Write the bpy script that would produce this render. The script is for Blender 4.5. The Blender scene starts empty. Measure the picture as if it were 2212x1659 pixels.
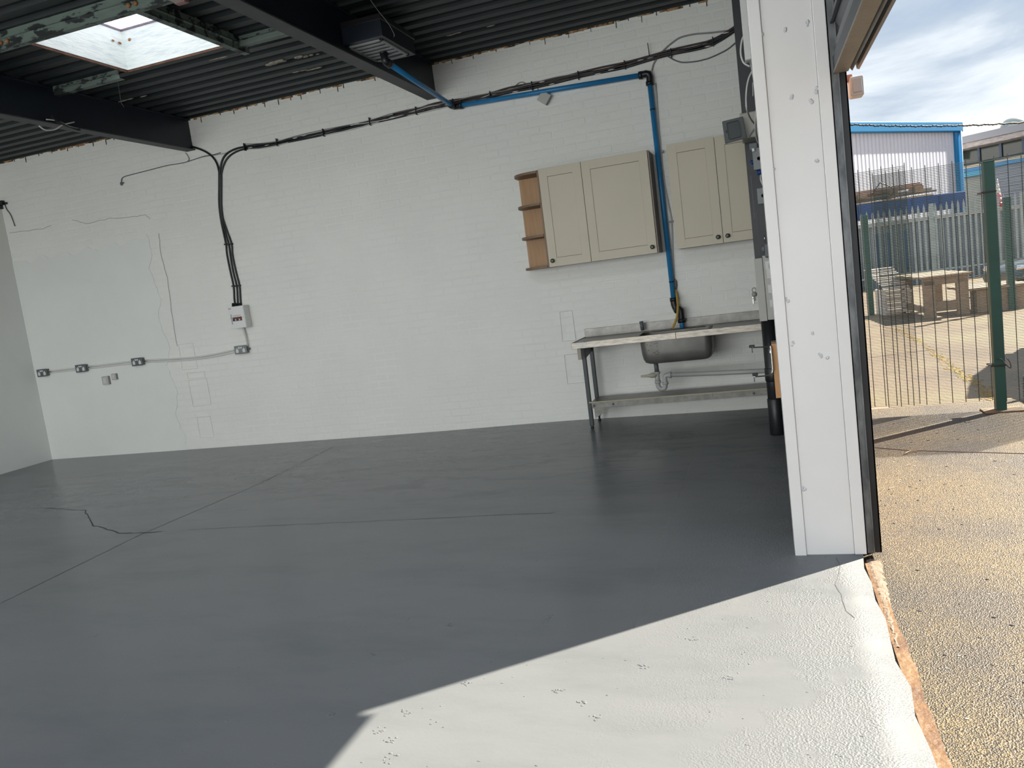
import bpy, bmesh, math, random
from mathutils import Vector, Matrix
R = random.Random(7)
C = bpy.context.scene.collection
S = bpy.context.scene

# ---------------------------------------------------------------- camera
def cam_axes(a, b, c):
    f = Vector((math.sin(a)*math.cos(b), math.cos(a)*math.cos(b), math.sin(b)))
    r = Vector((math.cos(a), -math.sin(a), 0)); u = r.cross(f)
    return r*math.cos(c)+u*math.sin(c), -r*math.sin(c)+u*math.cos(c), f
cd = bpy.data.cameras.new('camera'); cam = bpy.data.objects.new('camera', cd); C.objects.link(cam)
cr, cu, cf = cam_axes(-0.31835, -0.12101, -0.12886)
m = Matrix((cr, cu, -cf)).transposed().to_4x4(); m.translation = (0, 0, 1.45); cam.matrix_world = m
cd.sensor_width = 36; cd.lens = 1709.7/2212*36; cd.clip_start = .05; cd.clip_end = 500
S.camera = cam
S.view_settings.view_transform = 'Standard'; S.view_settings.look = 'None'
S.view_settings.gamma = 1; S.view_settings.use_curve_mapping = False
S.view_settings.exposure = 0.0
S.cycles.diffuse_bounces = 6

# ---------------------------------------------------------------- sky, sun, rear fill lamp
W = bpy.data.worlds.new('world'); S.world = W; W.use_nodes = True
nt = W.node_tree; nt.nodes.clear()
def N(t, k, **kw):
    n = t.nodes.new(k)
    for a, v in kw.items():
        if a in n.inputs: n.inputs[a].default_value = v
        else: setattr(n, a, v)
    return n
def ramp(t, fac, stops):
    n = t.nodes.new('ShaderNodeValToRGB'); e = n.color_ramp.elements
    while len(e) < len(stops): e.new(.5)
    for i, (p, c) in enumerate(stops): e[i].position = p; e[i].color = (*c, 1) if len(c) == 3 else c
    t.links.new(fac, n.inputs[0]); return n
tc = N(nt, 'ShaderNodeTexCoord')
mp = N(nt, 'ShaderNodeMapping'); mp.inputs['Scale'].default_value = (1.4, 1.4, 4.2); mp.inputs['Location'].default_value = (3.3, 1.9, .35)
nt.links.new(tc.outputs['Generated'], mp.inputs[0])
n1 = N(nt, 'ShaderNodeTexNoise', Scale=2.1, Detail=7.0, Roughness=.55, Distortion=.35); nt.links.new(mp.outputs[0], n1.inputs['Vector'])
cl = ramp(nt, n1.outputs[0], [(.36, (.42, .53, .68)), (.46, (.55, .64, .75)), (.54, (.80, .87, .94)), (.64, (1.05, 1.05, 1.05))])
bg = N(nt, 'ShaderNodeBackground', Strength=1.1); nt.links.new(cl.outputs[0], bg.inputs[0])
wo = N(nt, 'ShaderNodeOutputWorld'); nt.links.new(bg.outputs[0], wo.inputs[0])

sd = bpy.data.lights.new('sun', 'SUN'); sd.energy = 21.0; sd.angle = math.radians(.6); sd.color = (1, .90, .74)
sun = bpy.data.objects.new('sun', sd); C.objects.link(sun)
el = math.radians(41.6); toward = Vector((.783*math.cos(el), .622*math.cos(el), math.sin(el)))
sun.rotation_euler = toward.to_track_quat('Z', 'Y').to_euler(); sun.location = (8, 8, 9)

# added fill lamp behind the camera, brightens the interior; no opening there
rd = bpy.data.lights.new('rear_fill_lamp', 'AREA'); rd.shape = 'RECTANGLE'; rd.size = 8.4; rd.size_y = 3.0; rd.energy = 470; rd.color = (.97, 1, .99)
ro = bpy.data.objects.new('rear_fill_lamp', rd); C.objects.link(ro); ro.location = (-4.4, -5.9, 1.75); ro.rotation_euler = (math.radians(90), 0, 0)

# ---------------------------------------------------------------- materials
MATS = {}
def mat(name, col, rough=.6, metal=0., spec=.5, var=0., vscale=3., bump=0., bscale=40., col2=None, stretch=(1,1,1), trans=0., coat=0., stops=None, detail=5.):
    if name in MATS: return MATS[name]
    M = bpy.data.materials.new(name); M.use_nodes = True; t = M.node_tree
    b = t.nodes['Principled BSDF']
    b.inputs['Base Color'].default_value = (*col, 1); b.inputs['Roughness'].default_value = rough
    b.inputs['Metallic'].default_value = metal; b.inputs['Specular IOR Level'].default_value = spec
    if coat: b.inputs['Coat Weight'].default_value = coat; b.inputs['Coat Roughness'].default_value = .1
    if trans: b.inputs['Transmission Weight'].default_value = trans
    tcn = N(t, 'ShaderNodeTexCoord'); mpn = N(t, 'ShaderNodeMapping'); mpn.inputs['Scale'].default_value = stretch
    t.links.new(tcn.outputs['Object'], mpn.inputs[0])
    if var or col2 or stops:
        n = N(t, 'ShaderNodeTexNoise', Scale=vscale, Detail=detail, Roughness=.6); t.links.new(mpn.outputs[0], n.inputs['Vector'])
        if stops: r = ramp(t, n.outputs[0], stops)
        else:
            c2 = col2 or tuple(min(1, x*(1+var)) for x in col); c1 = col if col2 else tuple(x*(1-var) for x in col)
            r = ramp(t, n.outputs[0], [(.36, c1), (.64, c2)])
        t.links.new(r.outputs[0], b.inputs['Base Color'])
    if bump:
        n = N(t, 'ShaderNodeTexNoise', Scale=bscale, Detail=4.); t.links.new(mpn.outputs[0], n.inputs['Vector'])
        bn = N(t, 'ShaderNodeBump', Strength=bump, Distance=.01); t.links.new(n.outputs[0], bn.inputs['Height']); t.links.new(bn.outputs[0], b.inputs['Normal'])
    MATS[name] = M; return M
wallm = mat('painted_brick', (.83, .83, .79), .55, var=.035, vscale=1.3, bump=.25, bscale=30)
wallb = mat('painted_brick_face', (.835, .83, .79), .5, var=.02, vscale=2, bump=.2, bscale=25)
plaster = mat('painted_render', (.82, .83, .80), .5, var=.02, vscale=1.5, bump=.25, bscale=9)
deckm = mat('dark_green_deck', (.010, .016, .018), .5, col2=(.014, .021, .023), vscale=2)
navy = mat('navy_steel', (.004, .008, .018), .42, var=.2, vscale=6)
flange = mat('grey_black_steel', (.035, .038, .042), .55, col2=(.05, .052, .055), vscale=5)
peel = mat('peeling_green_paint', (.1, .13, .12), .6, stops=[(.40, (.012, .018, .018)), (.46, (.02, .028, .027)), (.49, (.125, .165, .145)), (.7, (.15, .19, .165))], vscale=9, bump=.6, bscale=9, stretch=(.6, 1.4, 1.6), detail=9)
shaftm = mat('white_boarded_shaft', (.80, .84, .80), .6, stops=[(.3, (.62, .70, .70)), (.5, (.78, .85, .83)), (.7, (.86, .89, .84))], vscale=6, stretch=(1, 1, 7), bump=.3, bscale=14)
rust = mat('rust', (.24, .10, .035), .75, col2=(.38, .19, .07), vscale=9, bump=.5, bscale=50)
rustd = mat('dark_rust', (.09, .04, .025), .8, col2=(.16, .08, .05), vscale=12, bump=.5, bscale=50)
fabric_grime = mat('bird_mess_plaster', (.40, .37, .31), .9, col2=(.22, .19, .15), vscale=30, bump=.8, bscale=40)
orangefoam = mat('orange_mortar', (.42, .23, .09), .9, stops=[(.42, (.05, .04, .03)), (.5, (.33, .17, .07)), (.6, (.50, .34, .18))], vscale=14, bump=.8, bscale=40)
black = mat('black_plastic', (.012, .013, .016), .4)
blackmt = mat('black_painted_steel', (.010, .010, .012), .35, var=.3, vscale=8)
bluepipe = mat('blue_pipe', (.024, .21, .46), .35)
whitep = mat('white_plastic', (.72, .72, .70), .35)
whitec = mat('white_cable', (.62, .62, .60), .4)
greyp = mat('grey_plastic', (.22, .235, .245), .4)
greyd = mat('dark_grey_plastic', (.12, .13, .14), .4)
greyc = mat('grey_cable', (.28, .28, .27), .5)
galv = mat('galvanised_steel', (.23, .225, .205), .45, metal=.25, var=.2, vscale=20)
steel = mat('stainless_steel', (.20, .192, .18), .36, metal=.6, var=.2, vscale=9, bump=.1, bscale=30)
steeldirty = mat('scratched_stainless', (.30, .28, .25), .4, metal=.5, col2=(.50, .44, .37), vscale=14, stretch=(1, 1, 6))
cream = mat('cream_door', (.60, .54, .42), .45, var=.03, vscale=1.2)
creamdark = mat('cream_groove', (.20, .17, .13), .7)
carc = mat('brown_carcass', (.34, .28, .23), .5)
oak = mat('oak_veneer', (.40, .22, .095), .5, col2=(.47, .275, .13), vscale=3, stretch=(14, 14, 1.0))
oakd = mat('oak_edge', (.22, .14, .085), .5, var=.1, vscale=9)
ply = mat('orange_plywood', (.62, .30, .12), .5, col2=(.70, .37, .16), vscale=3, stretch=(10, 10, 1))
colpaint = mat('white_gloss_paint', (.66, .645, .64), .38, var=.02, vscale=2, bump=.12, bscale=12)
chrome = mat('chrome', (.85, .85, .85), .12, metal=1)
green = mat('green_powder_coat', (.010, .060, .050), .4, var=.1, vscale=4)
greenw = mat('green_wire', (.02, .05, .055), .45)
brass = mat('yellow_hose', (.50, .32, .06), .45)
red = mat('red_paint', (.45, .03, .03), .4)
bluec = mat('blue_plug', (.01, .05, .22), .4)
browncable = mat('brown_dust_cable', (.09, .06, .05), .7, col2=(.03, .03, .035), vscale=15)
wastep = mat('grey_waste_pipe', (.42, .42, .41), .45)
wood = mat('weathered_wood', (.20, .14, .10), .75, col2=(.30, .22, .16), vscale=6, stretch=(2, 2, 8), bump=.3, bscale=30)
woodl = mat('pale_timber', (.36, .26, .17), .75, col2=(.28, .19, .12), vscale=9)

# ---------------------------------------------------------------- mesh helpers
class MB:
    def __init__(s): s.bm = bmesh.new()
    def box(s, x0, x1, y0, y1, z0, z1, bev=0, rot=None, piv=None):
        g = bmesh.ops.create_cube(s.bm, size=1); vs = g['verts']
        for v in vs: v.co = Vector(((x0+x1)/2+v.co.x*(x1-x0), (y0+y1)/2+v.co.y*(y1-y0), (z0+z1)/2+v.co.z*(z1-z0)))
        if rot is not None:
            p = Vector(piv) if piv is not None else Vector(((x0+x1)/2, (y0+y1)/2, (z0+z1)/2))
            for v in vs: v.co = p+rot @ (v.co-p)
        if bev:
            es = list({e for v in vs for e in v.link_edges})
            bmesh.ops.bevel(s.bm, geom=es, offset=bev, segments=2, affect='EDGES', profile=.5)
        return s
    def tube(s, pts, r, n=8, smooth=0, rs=None, cap=True):
        P = [Vector(p) for p in pts]
        if smooth: P, rs = catmull(P, smooth, rs)
        rings = []; up = None
        for i, p in enumerate(P):
            d = (P[min(i+1, len(P)-1)]-P[max(i-1, 0)]).normalized()
            if up is None:
                up = Vector((0, 0, 1)) if abs(d.z) < .9 else Vector((1, 0, 0))
            sd_ = d.cross(up).normalized(); up = sd_.cross(d).normalized()
            rr = rs[i] if rs else r
            rings.append([s.bm.verts.new(p+(sd_*math.cos(a)+up*math.sin(a))*rr) for a in [2*math.pi*k/n for k in range(n)]])
        for a, b in zip(rings, rings[1:]):
            for k in range(n): s.bm.faces.new((a[k], a[(k+1) % n], b[(k+1) % n], b[k])).smooth = n > 5
        if cap: s.bm.faces.new(rings[0]); s.bm.faces.new(rings[-1][::-1])
        return s
    def cyl(s, a, b, r, n=16, r2=None): return s.tube([a, b], r, n, rs=[r, r2 if r2 is not None else r])
    def prism(s, prof, ax, a0, a1):
        # prof: list of 2-D points in the plane normal to axis ax
        def mk(u, v, w):
            return {'x': (w, u, v), 'y': (u, w, v), 'z': (u, v, w)}[ax]
        A = [s.bm.verts.new(mk(u, v, a0)) for u, v in prof]; B = [s.bm.verts.new(mk(u, v, a1)) for u, v in prof]
        s.bm.faces.new(A); s.bm.faces.new(B[::-1]); n = len(prof)
        for i in range(n): s.bm.faces.new((A[i], A[(i+1) % n], B[(i+1) % n], B[i]))
        return s
    def strip(s, prof, ax, a0, a1):
        def mk(u, v, w): return {'x': (w, u, v), 'y': (u, w, v), 'z': (u, v, w)}[ax]
        A = [s.bm.verts.new(mk(u, v, a0)) for u, v in prof]; B = [s.bm.verts.new(mk(u, v, a1)) for u, v in prof]
        for i in range(len(prof)-1): s.bm.faces.new((A[i], A[i+1], B[i+1], B[i]))
        return s
    def quad(s, *p): s.bm.faces.new([s.bm.verts.new(q) for q in p]); return s
    def sphere(s, c, r, sc=(1, 1, 1), u=12, v=8):
        g = bmesh.ops.create_uvsphere(s.bm, u_segments=u, v_segments=v, radius=r)
        for q in g['verts']: q.co = Vector((c[0]+q.co.x*sc[0], c[1]+q.co.y*sc[1], c[2]+q.co.z*sc[2]))
        for f in {f for q in g['verts'] for f in q.link_faces}: f.smooth = True
        return s
    def lathe(s, c, prof, ax='z', n=20):
        rings = []
        for r, h in prof:
            ring = []
            for k in range(n):
                a = 2*math.pi*k/n; u, v = r*math.cos(a), r*math.sin(a)
                o = {'z': (u, v, h), 'y': (u, h, v), 'x': (h, u, v)}[ax]
                ring.append(s.bm.verts.new(Vector(c)+Vector(o)))
            rings.append(ring)
        for a, b in zip(rings, rings[1:]):
            for k in range(n): s.bm.faces.new((a[k], a[(k+1) % n], b[(k+1) % n], b[k])).smooth = True
        s.bm.faces.new(rings[0]); s.bm.faces.new(rings[-1][::-1]); return s
    def mesh(s, name, m):
        bmesh.ops.recalc_face_normals(s.bm, faces=s.bm.faces[:]) if len(s.bm.faces) < 60000 else None
        me = bpy.data.meshes.new(name); s.bm.to_mesh(me); s.bm.free()
        if m: me.materials.append(m)
        return me
def catmull(P, k, rs=None):
    out = []; ro = [] if rs else None
    for i in range(len(P)-1):
        p0, p1, p2, p3 = P[max(i-1, 0)], P[i], P[i+1], P[min(i+2, len(P)-1)]
        for j in range(k):
            t = j/k
            out.append(.5*((2*p1)+(p2-p0)*t+(2*p0-5*p1+4*p2-p3)*t*t+(3*p1-p0-3*p2+p3)*t**3))
            if rs: ro.append(rs[i]*(1-t)+rs[i+1]*t)
    out.append(P[-1])
    if rs: ro.append(rs[-1])
    return out, ro
def ob(name, me, parent=None, label=None, kind=None):
    o = bpy.data.objects.new(name, me); C.objects.link(o)
    if parent is not None: o.parent = parent; o.matrix_parent_inverse = Matrix.Translation(-parent.location)
    if label: o['label'] = label
    if kind: o['kind'] = kind
    return o
def part(name, mb, m, parent, label=None, kind=None): return ob(name, mb.mesh(name, m), parent, label, kind)
def thing(name, label, cat, loc=(0, 0, 0), group=None):
    o = bpy.data.objects.new(name, None); C.objects.link(o); o.location = loc; o.empty_display_size = .1
    o['label'] = label; o['category'] = cat
    if group: o['group'] = group
    return o
def single(name, mb, m, label, cat, group=None, kind=None):
    o = ob(name, mb.mesh(name, m), None, label, kind); o['category'] = cat
    if group: o['group'] = group
    return o
def struct(name, mb, m): return ob(name, mb.mesh(name, m), None, None, 'structure')
D, XL, XR, XW, HC = 7.814, -8.965, .038, .13, 3.78

# ---------------------------------------------------------------- floor
def floor_z(x, y):
    # the slab has settled: it stands nearly 2 cm higher beside the sink bench
    return .018*math.exp(-((x+2.0)/1.1)**2)*max(0, min(1, (y-5.3)/2.5))**1.5
FY0 = -6.0
mb = MB(); nx, ny = 70, 80; vs = []
for j in range(ny+1):
    row = []
    y = FY0+(D+.05-FY0)*j/ny
    for i in range(nx+1):
        t = i/nx; x = XL-.05+(.335-XL+.05)*t
        if i == nx: x += R.uniform(-.012, .012)
        row.append(mb.bm.verts.new((x, y, floor_z(x, y))))
    vs.append(row)
for j in range(ny):
    for i in range(nx): mb.bm.faces.new((vs[j][i], vs[j][i+1], vs[j+1][i+1], vs[j+1][i])).smooth = True
edge = [vs[j][nx] for j in range(ny+1)]
low = [mb.bm.verts.new((v.co.x+R.uniform(.0, .012), v.co.y, -.12)) for v in edge]
for j in range(ny): mb.bm.faces.new((edge[j], low[j], low[j+1], edge[j+1]))
FM = bpy.data.materials.new('grey_floor_paint'); FM.use_nodes = True; t = FM.node_tree; b = t.nodes['Principled BSDF']
tcn = N(t, 'ShaderNodeTexCoord'); L = t.links.new
sx = N(t, 'ShaderNodeSeparateXYZ'); L(tcn.outputs['Object'], sx.inputs[0])
mpn = N(t, 'ShaderNodeMapping'); mpn.inputs['Scale'].default_value = (.55, 1.7, 1); mpn.inputs['Rotation'].default_value = (0, 0, .5); L(tcn.outputs['Object'], mpn.inputs[0])
na = N(t, 'ShaderNodeTexNoise', Scale=1.1, Detail=8., Roughness=.65); L(mpn.outputs[0], na.inputs['Vector'])
ra = ramp(t, na.outputs[0], [(.35, (.112, .122, .133)), (.5, (.131, .140, .150)), (.7, (.140, .148, .157))])
ms = N(t, 'ShaderNodeMapping'); ms.inputs['Scale'].default_value = (1.0, 3.2, 1); ms.inputs['Rotation'].default_value = (0, 0, -.5); L(tcn.outputs['Object'], ms.inputs[0])
ns_ = N(t, 'ShaderNodeTexNoise', Scale=1.7, Detail=9., Roughness=.7, Distortion=.6); L(ms.outputs[0], ns_.inputs['Vector'])
rs_ = ramp(t, ns_.outputs[0], [(.38, (.55, .58, .6)), (.5, (1, 1, 1))])
fy_ = N(t, 'ShaderNodeMapRange'); L(sx.outputs['Y'], fy_.inputs[0]); fy_.inputs[1].default_value = 4.6; fy_.inputs[2].default_value = 6.2
mw = N(t, 'ShaderNodeMix', data_type='RGBA', blend_type='MULTIPLY'); L(fy_.outputs[0], mw.inputs[0]); L(ra.outputs[0], mw.inputs[6]); L(rs_.outputs[0], mw.inputs[7])
# scattered paint specks: small paler raised spots
vo = N(t, 'ShaderNodeTexVoronoi', Scale=22.); L(tcn.outputs['Object'], vo.inputs['Vector'])
nn = N(t, 'ShaderNodeTexNoise', Scale=4.5, Detail=3.); L(tcn.outputs['Object'], nn.inputs['Vector'])
spk = N(t, 'ShaderNodeMath', operation='LESS_THAN'); L(vo.outputs['Distance'], spk.inputs[0]); spk.inputs[1].default_value = .10
msk = N(t, 'ShaderNodeMath', operation='GREATER_THAN'); L(nn.outputs[0], msk.inputs[0]); msk.inputs[1].default_value = .57
sm = N(t, 'ShaderNodeMath', operation='MULTIPLY'); L(spk.outputs[0], sm.inputs[0]); L(msk.outputs[0], sm.inputs[1])
L(mw.outputs[2], b.inputs['Base Color'])
b.inputs['Roughness'].default_value = .24; b.inputs['Specular IOR Level'].default_value = .25
# stippled coarse skin near the threshold
ed = N(t, 'ShaderNodeMapRange'); L(sx.outputs['X'], ed.inputs[0]); ed.inputs[1].default_value = -.75; ed.inputs[2].default_value = .25; ed.inputs[3].default_value = 0; ed.inputs[4].default_value = 1
rg_ = N(t, 'ShaderNodeMapRange'); L(ed.outputs[0], rg_.inputs[0]); rg_.inputs[3].default_value = .24; rg_.inputs[4].default_value = .5; L(rg_.outputs[0], b.inputs['Roughness'])
v2 = N(t, 'ShaderNodeTexVoronoi', Scale=165., feature='SMOOTH_F1'); L(tcn.outputs['Object'], v2.inputs['Vector'])
pt = N(t, 'ShaderNodeTexNoise', Scale=3.2, Detail=3.); L(tcn.outputs['Object'], pt.inputs['Vector'])
pm = ramp(t, pt.outputs[0], [(.4, (0, 0, 0)), (.5, (1, 1, 1))])
st = N(t, 'ShaderNodeMath', operation='MULTIPLY'); L(v2.outputs['Distance'], st.inputs[0]); L(ed.outputs[0], st.inputs[1])
st2 = N(t, 'ShaderNodeMath', operation='MULTIPLY'); L(st.outputs[0], st2.inputs[0]); L(pm.outputs[0], st2.inputs[1])
fn = N(t, 'ShaderNodeTexNoise', Scale=60., Detail=3.); L(tcn.outputs['Object'], fn.inputs['Vector'])
fa = N(t, 'ShaderNodeMath', operation='MULTIPLY'); L(fn.outputs[0], fa.inputs[0]); fa.inputs[1].default_value = .10
ln = N(t, 'ShaderNodeTexNoise', Scale=2.5, Detail=2.); L(tcn.outputs['Object'], ln.inputs['Vector'])
la = N(t, 'ShaderNodeMath', operation='MULTIPLY'); L(ln.outputs[0], la.inputs[0]); la.inputs[1].default_value = .45
s1 = N(t, 'ShaderNodeMath', operation='ADD'); L(st2.outputs[0], s1.inputs[0]); L(fa.outputs[0], s1.inputs[1])
s2 = N(t, 'ShaderNodeMath', operation='ADD'); L(s1.outputs[0], s2.inputs[0]); L(la.outputs[0], s2.inputs[1])
s3 = N(t, 'ShaderNodeMath', operation='MULTIPLY_ADD'); L(sm.outputs[0], s3.inputs[0]); s3.inputs[1].default_value = .35; L(s2.outputs[0], s3.inputs[2])
bn = N(t, 'ShaderNodeBump', Strength=.7, Distance=.006); L(s3.outputs[0], bn.inputs['Height']); L(bn.outputs[0], b.inputs['Normal'])
floor = struct('floor', mb, FM)
def ribbon(pts, w, z=.0015, jit=0., ww=None):
    mb = MB(); P = []
    for i in range(len(pts)-1):
        n = max(1, int((Vector(pts[i+1])-Vector(pts[i])).length/.05))
        for k in range(n):
            q = Vector(pts[i]).lerp(Vector(pts[i+1]), k/n); P.append(Vector((q.x+R.uniform(-jit, jit), q.y+R.uniform(-jit, jit), 0)))
    P.append(Vector(pts[-1])); A = []; B = []
    for i, p in enumerate(P):
        d = (P[min(i+1, len(P)-1)]-P[max(0, i-1)]); d.z = 0; d.normalize(); nrm = Vector((-d.y, d.x, 0))
        h = w*R.uniform(.35, 1) if jit else w
        for lst, sgn in ((A, 1), (B, -1)):
            q = p+nrm*h/2*sgn; lst.append(mb.bm.verts.new((q.x, q.y, floor_z(q.x, q.y)+z)))
    for i in range(len(P)-1): mb.bm.faces.new((A[i], A[i+1], B[i+1], B[i]))
    return mb
crackm = mat('dark_floor_crack', (.022, .024, .028), .9)  # even dark colour of the worn floor crack
jointm = mat('joint_line', (.07, .075, .08), .6)
part('crack', ribbon([(-6.382, 5.394, 0.000), (-5.788, 5.257, 0.000), (-5.241, 4.805, 0.000), (-5.011, 4.706, 0.000), (-4.759, 4.577, 0.000), (-4.424, 4.561, 0.000), (-4.354, 4.587, 0.000)], .010, jit=.008), crackm, floor)
part('crack', ribbon([(-4.166, 4.602, 0.000), (-3.621, 4.628, 0.000), (-2.811, 4.654, 0.000), (-1.840, 4.695, 0.000), (-1.371, 4.702, 0.000)], .006, jit=.006), jointm, floor)
part('crack', ribbon([(0.217, 3.832, 0.000), (0.221, 3.738, 0.000), (0.196, 3.585, 0.000), (0.196, 3.408, 0.000), (0.200, 3.301, 0.000), (0.230, 3.184, 0.000)], .004, jit=.010), jointm, floor)
part('joint', ribbon([(-4.533, 7.374, 0.000), (-4.487, 6.868, 0.000), (-4.433, 5.893, 0.000), (-4.503, 4.526, 0.000), (-4.443, 3.722, 0.000), (-4.409, 3.302, 0.000)], .0055), jointm, floor)
# trodden lumps of paint skin
def lumps(spots, n, rr, hh):
    mb = MB()
    for (x, y, sp) in spots:
        for k in range(n):
            r = rr*R.uniform(.4, 1.2); mb.sphere((x+R.gauss(0, sp), y+R.gauss(0, sp), 0), r, (R.uniform(.7, 1.8), R.uniform(.6, 1), hh/r*R.uniform(.5, 1)), 6, 4)
    return mb
spots = [(*p[:2], .012) for p in [(-1.697, 2.791, 0.000), (-1.622, 2.335, 0.000), (-1.340, 2.373, 0.000), (-1.192, 2.594, 0.000), (-1.005, 3.173, 0.000), (-1.688, 3.142, 0.000), (-0.646, 2.407, -0.000), (-1.313, 2.205, 0.000), (-0.821, 2.562, 0.000), (-1.012, 3.140, 0.000), (-3.307, 2.927, 0.000), (-1.384, 2.259, 0.000), (-0.540, 2.754, 0.000), (-0.719, 2.483, 0.000), (-1.455, 3.084, 0.000), (-1.265, 2.106, 0.000), (-0.372, 2.985, 0.000), (-0.222, 2.704, 0.000)]]
o = part('paint_lumps', lumps(spots, 9, .006, .003), FM, floor, kind='stuff')
grit = [(R.uniform(-2.6, .2), R.uniform(1.6, 4.2), 0) for _ in range(260)]
o = part('paint_grit', lumps(grit, 1, .0045, .0022), FM, floor, kind='stuff')

# ---------------------------------------------------------------- walls
wb = struct('wall_back', MB().box(XL-.2, .36, D, D+.22, -.12, HC+.1), wallm)
wl = struct('wall_left', MB().box(XL-.2, XL, FY0-.2, D+.05, -.12, HC+.1), plaster)
wf = struct('wall_front', MB().box(XL-.2, .36, FY0-.22, FY0, -.12, HC+.1), plaster)
wr = struct('wall_right', MB().box(XW, .36, 4.12, D+.1, -.12, HC+.1).box(XW, .36, FY0-.1, -2.2, -.12, HC+.1).box(XW, .36, -2.25, 4.15, 2.75, HC+.1),
            mat('dark_inner_wall', (.06, .065, .07), .6, var=.2, vscale=3))
# courses of painted bricks
BL, BH = .228, .0765
faces = []
nc = int(HC/BH)
for c in range(nc+1):
    z = c*BH+BH/2
    if z > HC-.02: continue
    x = XW-.02-(BL/2 if c % 2 else 0)
    while x > XL+.1:
        smooth_zone = x < -6.75 and z < 2.62
        if not smooth_zone: faces.append((x-BL/2, z))
        x -= BL
def brick_geo(mb, cx, cz, L_, H_, pr, j=0., tilt=0.):
    # a proud pillow: outer ring on the wall, inner ring proud
    o_ = [(-L_/2, -H_/2), (L_/2, -H_/2), (L_/2, H_/2), (-L_/2, H_/2)]; e = .0055
    A = [mb.bm.verts.new((cx+u+j*R.uniform(-1, 1), D+.001, cz+v+j*R.uniform(-1, 1))) for u, v in o_]
    B = [mb.bm.verts.new((cx+u-math.copysign(e, u)+j*R.uniform(-1, 1), D-pr*(1+tilt*(1 if v > 0 else -1)), cz+v-math.copysign(e, v)+j*R.uniform(-1, 1))) for u, v in o_]
    mb.bm.faces.new(B)
    for i in range(4): mb.bm.faces.new((A[i], A[(i+1) % 4], B[(i+1) % 4], B[i]))
def brick_vis(cx, cz):
    hid = (-2.1 < cx < -.9 or cx > -.72) and 1.6 < cz < 2.55
    low_ = cx > -1.7 and .85 < cz < .95
    return not (hid or low_)
faces.sort(key=lambda q: (not brick_vis(*q), (q[0]-.0)**2+(q[1]-2.2)**2*.6))
near, rest = faces[:300], faces[300:]
protos = []
for k in range(10):
    mb = MB(); mb2 = mb
    L_, H_ = BL-.011, BH-.011
    o_ = [(-L_/2, -H_/2), (L_/2, -H_/2), (L_/2, H_/2), (-L_/2, H_/2)]; e = .006; pr = (.0005 if k < 5 else .0012)+R.uniform(0, .0011); tl = R.uniform(-.25, .25)
    A = [mb.bm.verts.new((u+R.uniform(-.001, .001), .001, v+R.uniform(-.001, .001))) for u, v in o_]
    B = [mb.bm.verts.new((u-math.copysign(e, u), -pr*(1+tl*(1 if v > 0 else -1)), v-math.copysign(e, v)+R.uniform(-.0015, .0015))) for u, v in o_]
    mb.bm.faces.new(B)
    for i in range(4): mb.bm.faces.new((A[i], A[(i+1) % 4], B[(i+1) % 4], B[i]))
    protos.append(mb.mesh('brick', wallb))
for cx, cz in near:
    o = ob('brick', R.choice(protos[:5] if cz < 2.5 else protos), wb); o.location = (cx, D, cz)
mb = MB()
for cx, cz in rest: brick_geo(mb, cx, cz, BL-.011, BH-.011, R.uniform(.0005, .0022)*(1 if cz > 2.4 else .6), .0015, R.uniform(-.25, .25))
part('brick', mb, wallb, wb, kind='stuff')
# smooth rendered area at the lower left, with its cracked edge
mb = MB(); n = 40
top = [(XL, 2.56)]+[(XL+(-6.85-XL)*k/n, 2.56+.03*math.sin(k*.9)+R.uniform(-.018, .018)) for k in range(1, n)]+[(-6.85, 2.62)]
side = [(-6.85+.035*math.sin(k*.7)+R.uniform(-.02, .02), 2.62-2.62*k/n) for k in range(1, n+1)]
prof = top+side+[(XL, 0)]
mb.prism(prof, 'y', D-.006, D+.01); part('render_coat', mb, plaster, wb)
# raised block outlines where old bricks were patched in
def outline(x, z, w, h):
    mb = MB(); r = .0035
    pts = [(x, z), (x+w, z+R.uniform(-.01, .01)), (x+w+R.uniform(-.01, .01), z+h), (x+R.uniform(-.01, .01), z+h)]
    for i in range(4):
        a, b_ = pts[i], pts[(i+1) % 4]; mb.tube([(a[0], D-.004, a[1]), (b_[0], D-.004, b_[1])], r, 4)
    return mb
for x, z, w, h in [(-6.68, .98, .22, .3), (-6.62, .52, .26, .32), (-6.6, .14, .2, .25), (-1.98, .84, .14, .3), (-1.98, .4, .2, .3), (-6.62, .86, .24, .07)]:
    part('patch_edge', outline(x, z, w, h), wallb, wb)
def wallcrack(pts, r=.0022):
    mb = MB(); P = []
    for i in range(len(pts)-1):
        for k in range(5): q = Vector(pts[i]).lerp(Vector(pts[i+1]), k/5); P.append((q.x+R.uniform(-.006, .006), D-.0062, q.z+R.uniform(-.006, .006)))
    mb.tube(P, r, 4); return mb
ck = mat('hairline_crack', (.30, .30, .29), .8)
part('crack', wallcrack([(-8.912, 7.802, 2.920), (-8.382, 7.802, 2.902), (-8.191, 7.802, 2.919)]), ck, wb)
part('crack', wallcrack([(-7.894, 7.802, 2.932), (-7.694, 7.802, 2.863), (-7.337, 7.802, 2.871), (-6.964, 7.802, 2.838), (-6.814, 7.802, 2.837), (-6.735, 7.802, 2.766)]), ck, wb)
part('crack', wallcrack([(-6.660, 7.802, 2.594), (-6.687, 7.802, 2.381), (-6.660, 7.802, 2.078), (-6.688, 7.802, 1.586), (-6.695, 7.802, 1.186)]), ck, wb)
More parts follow.
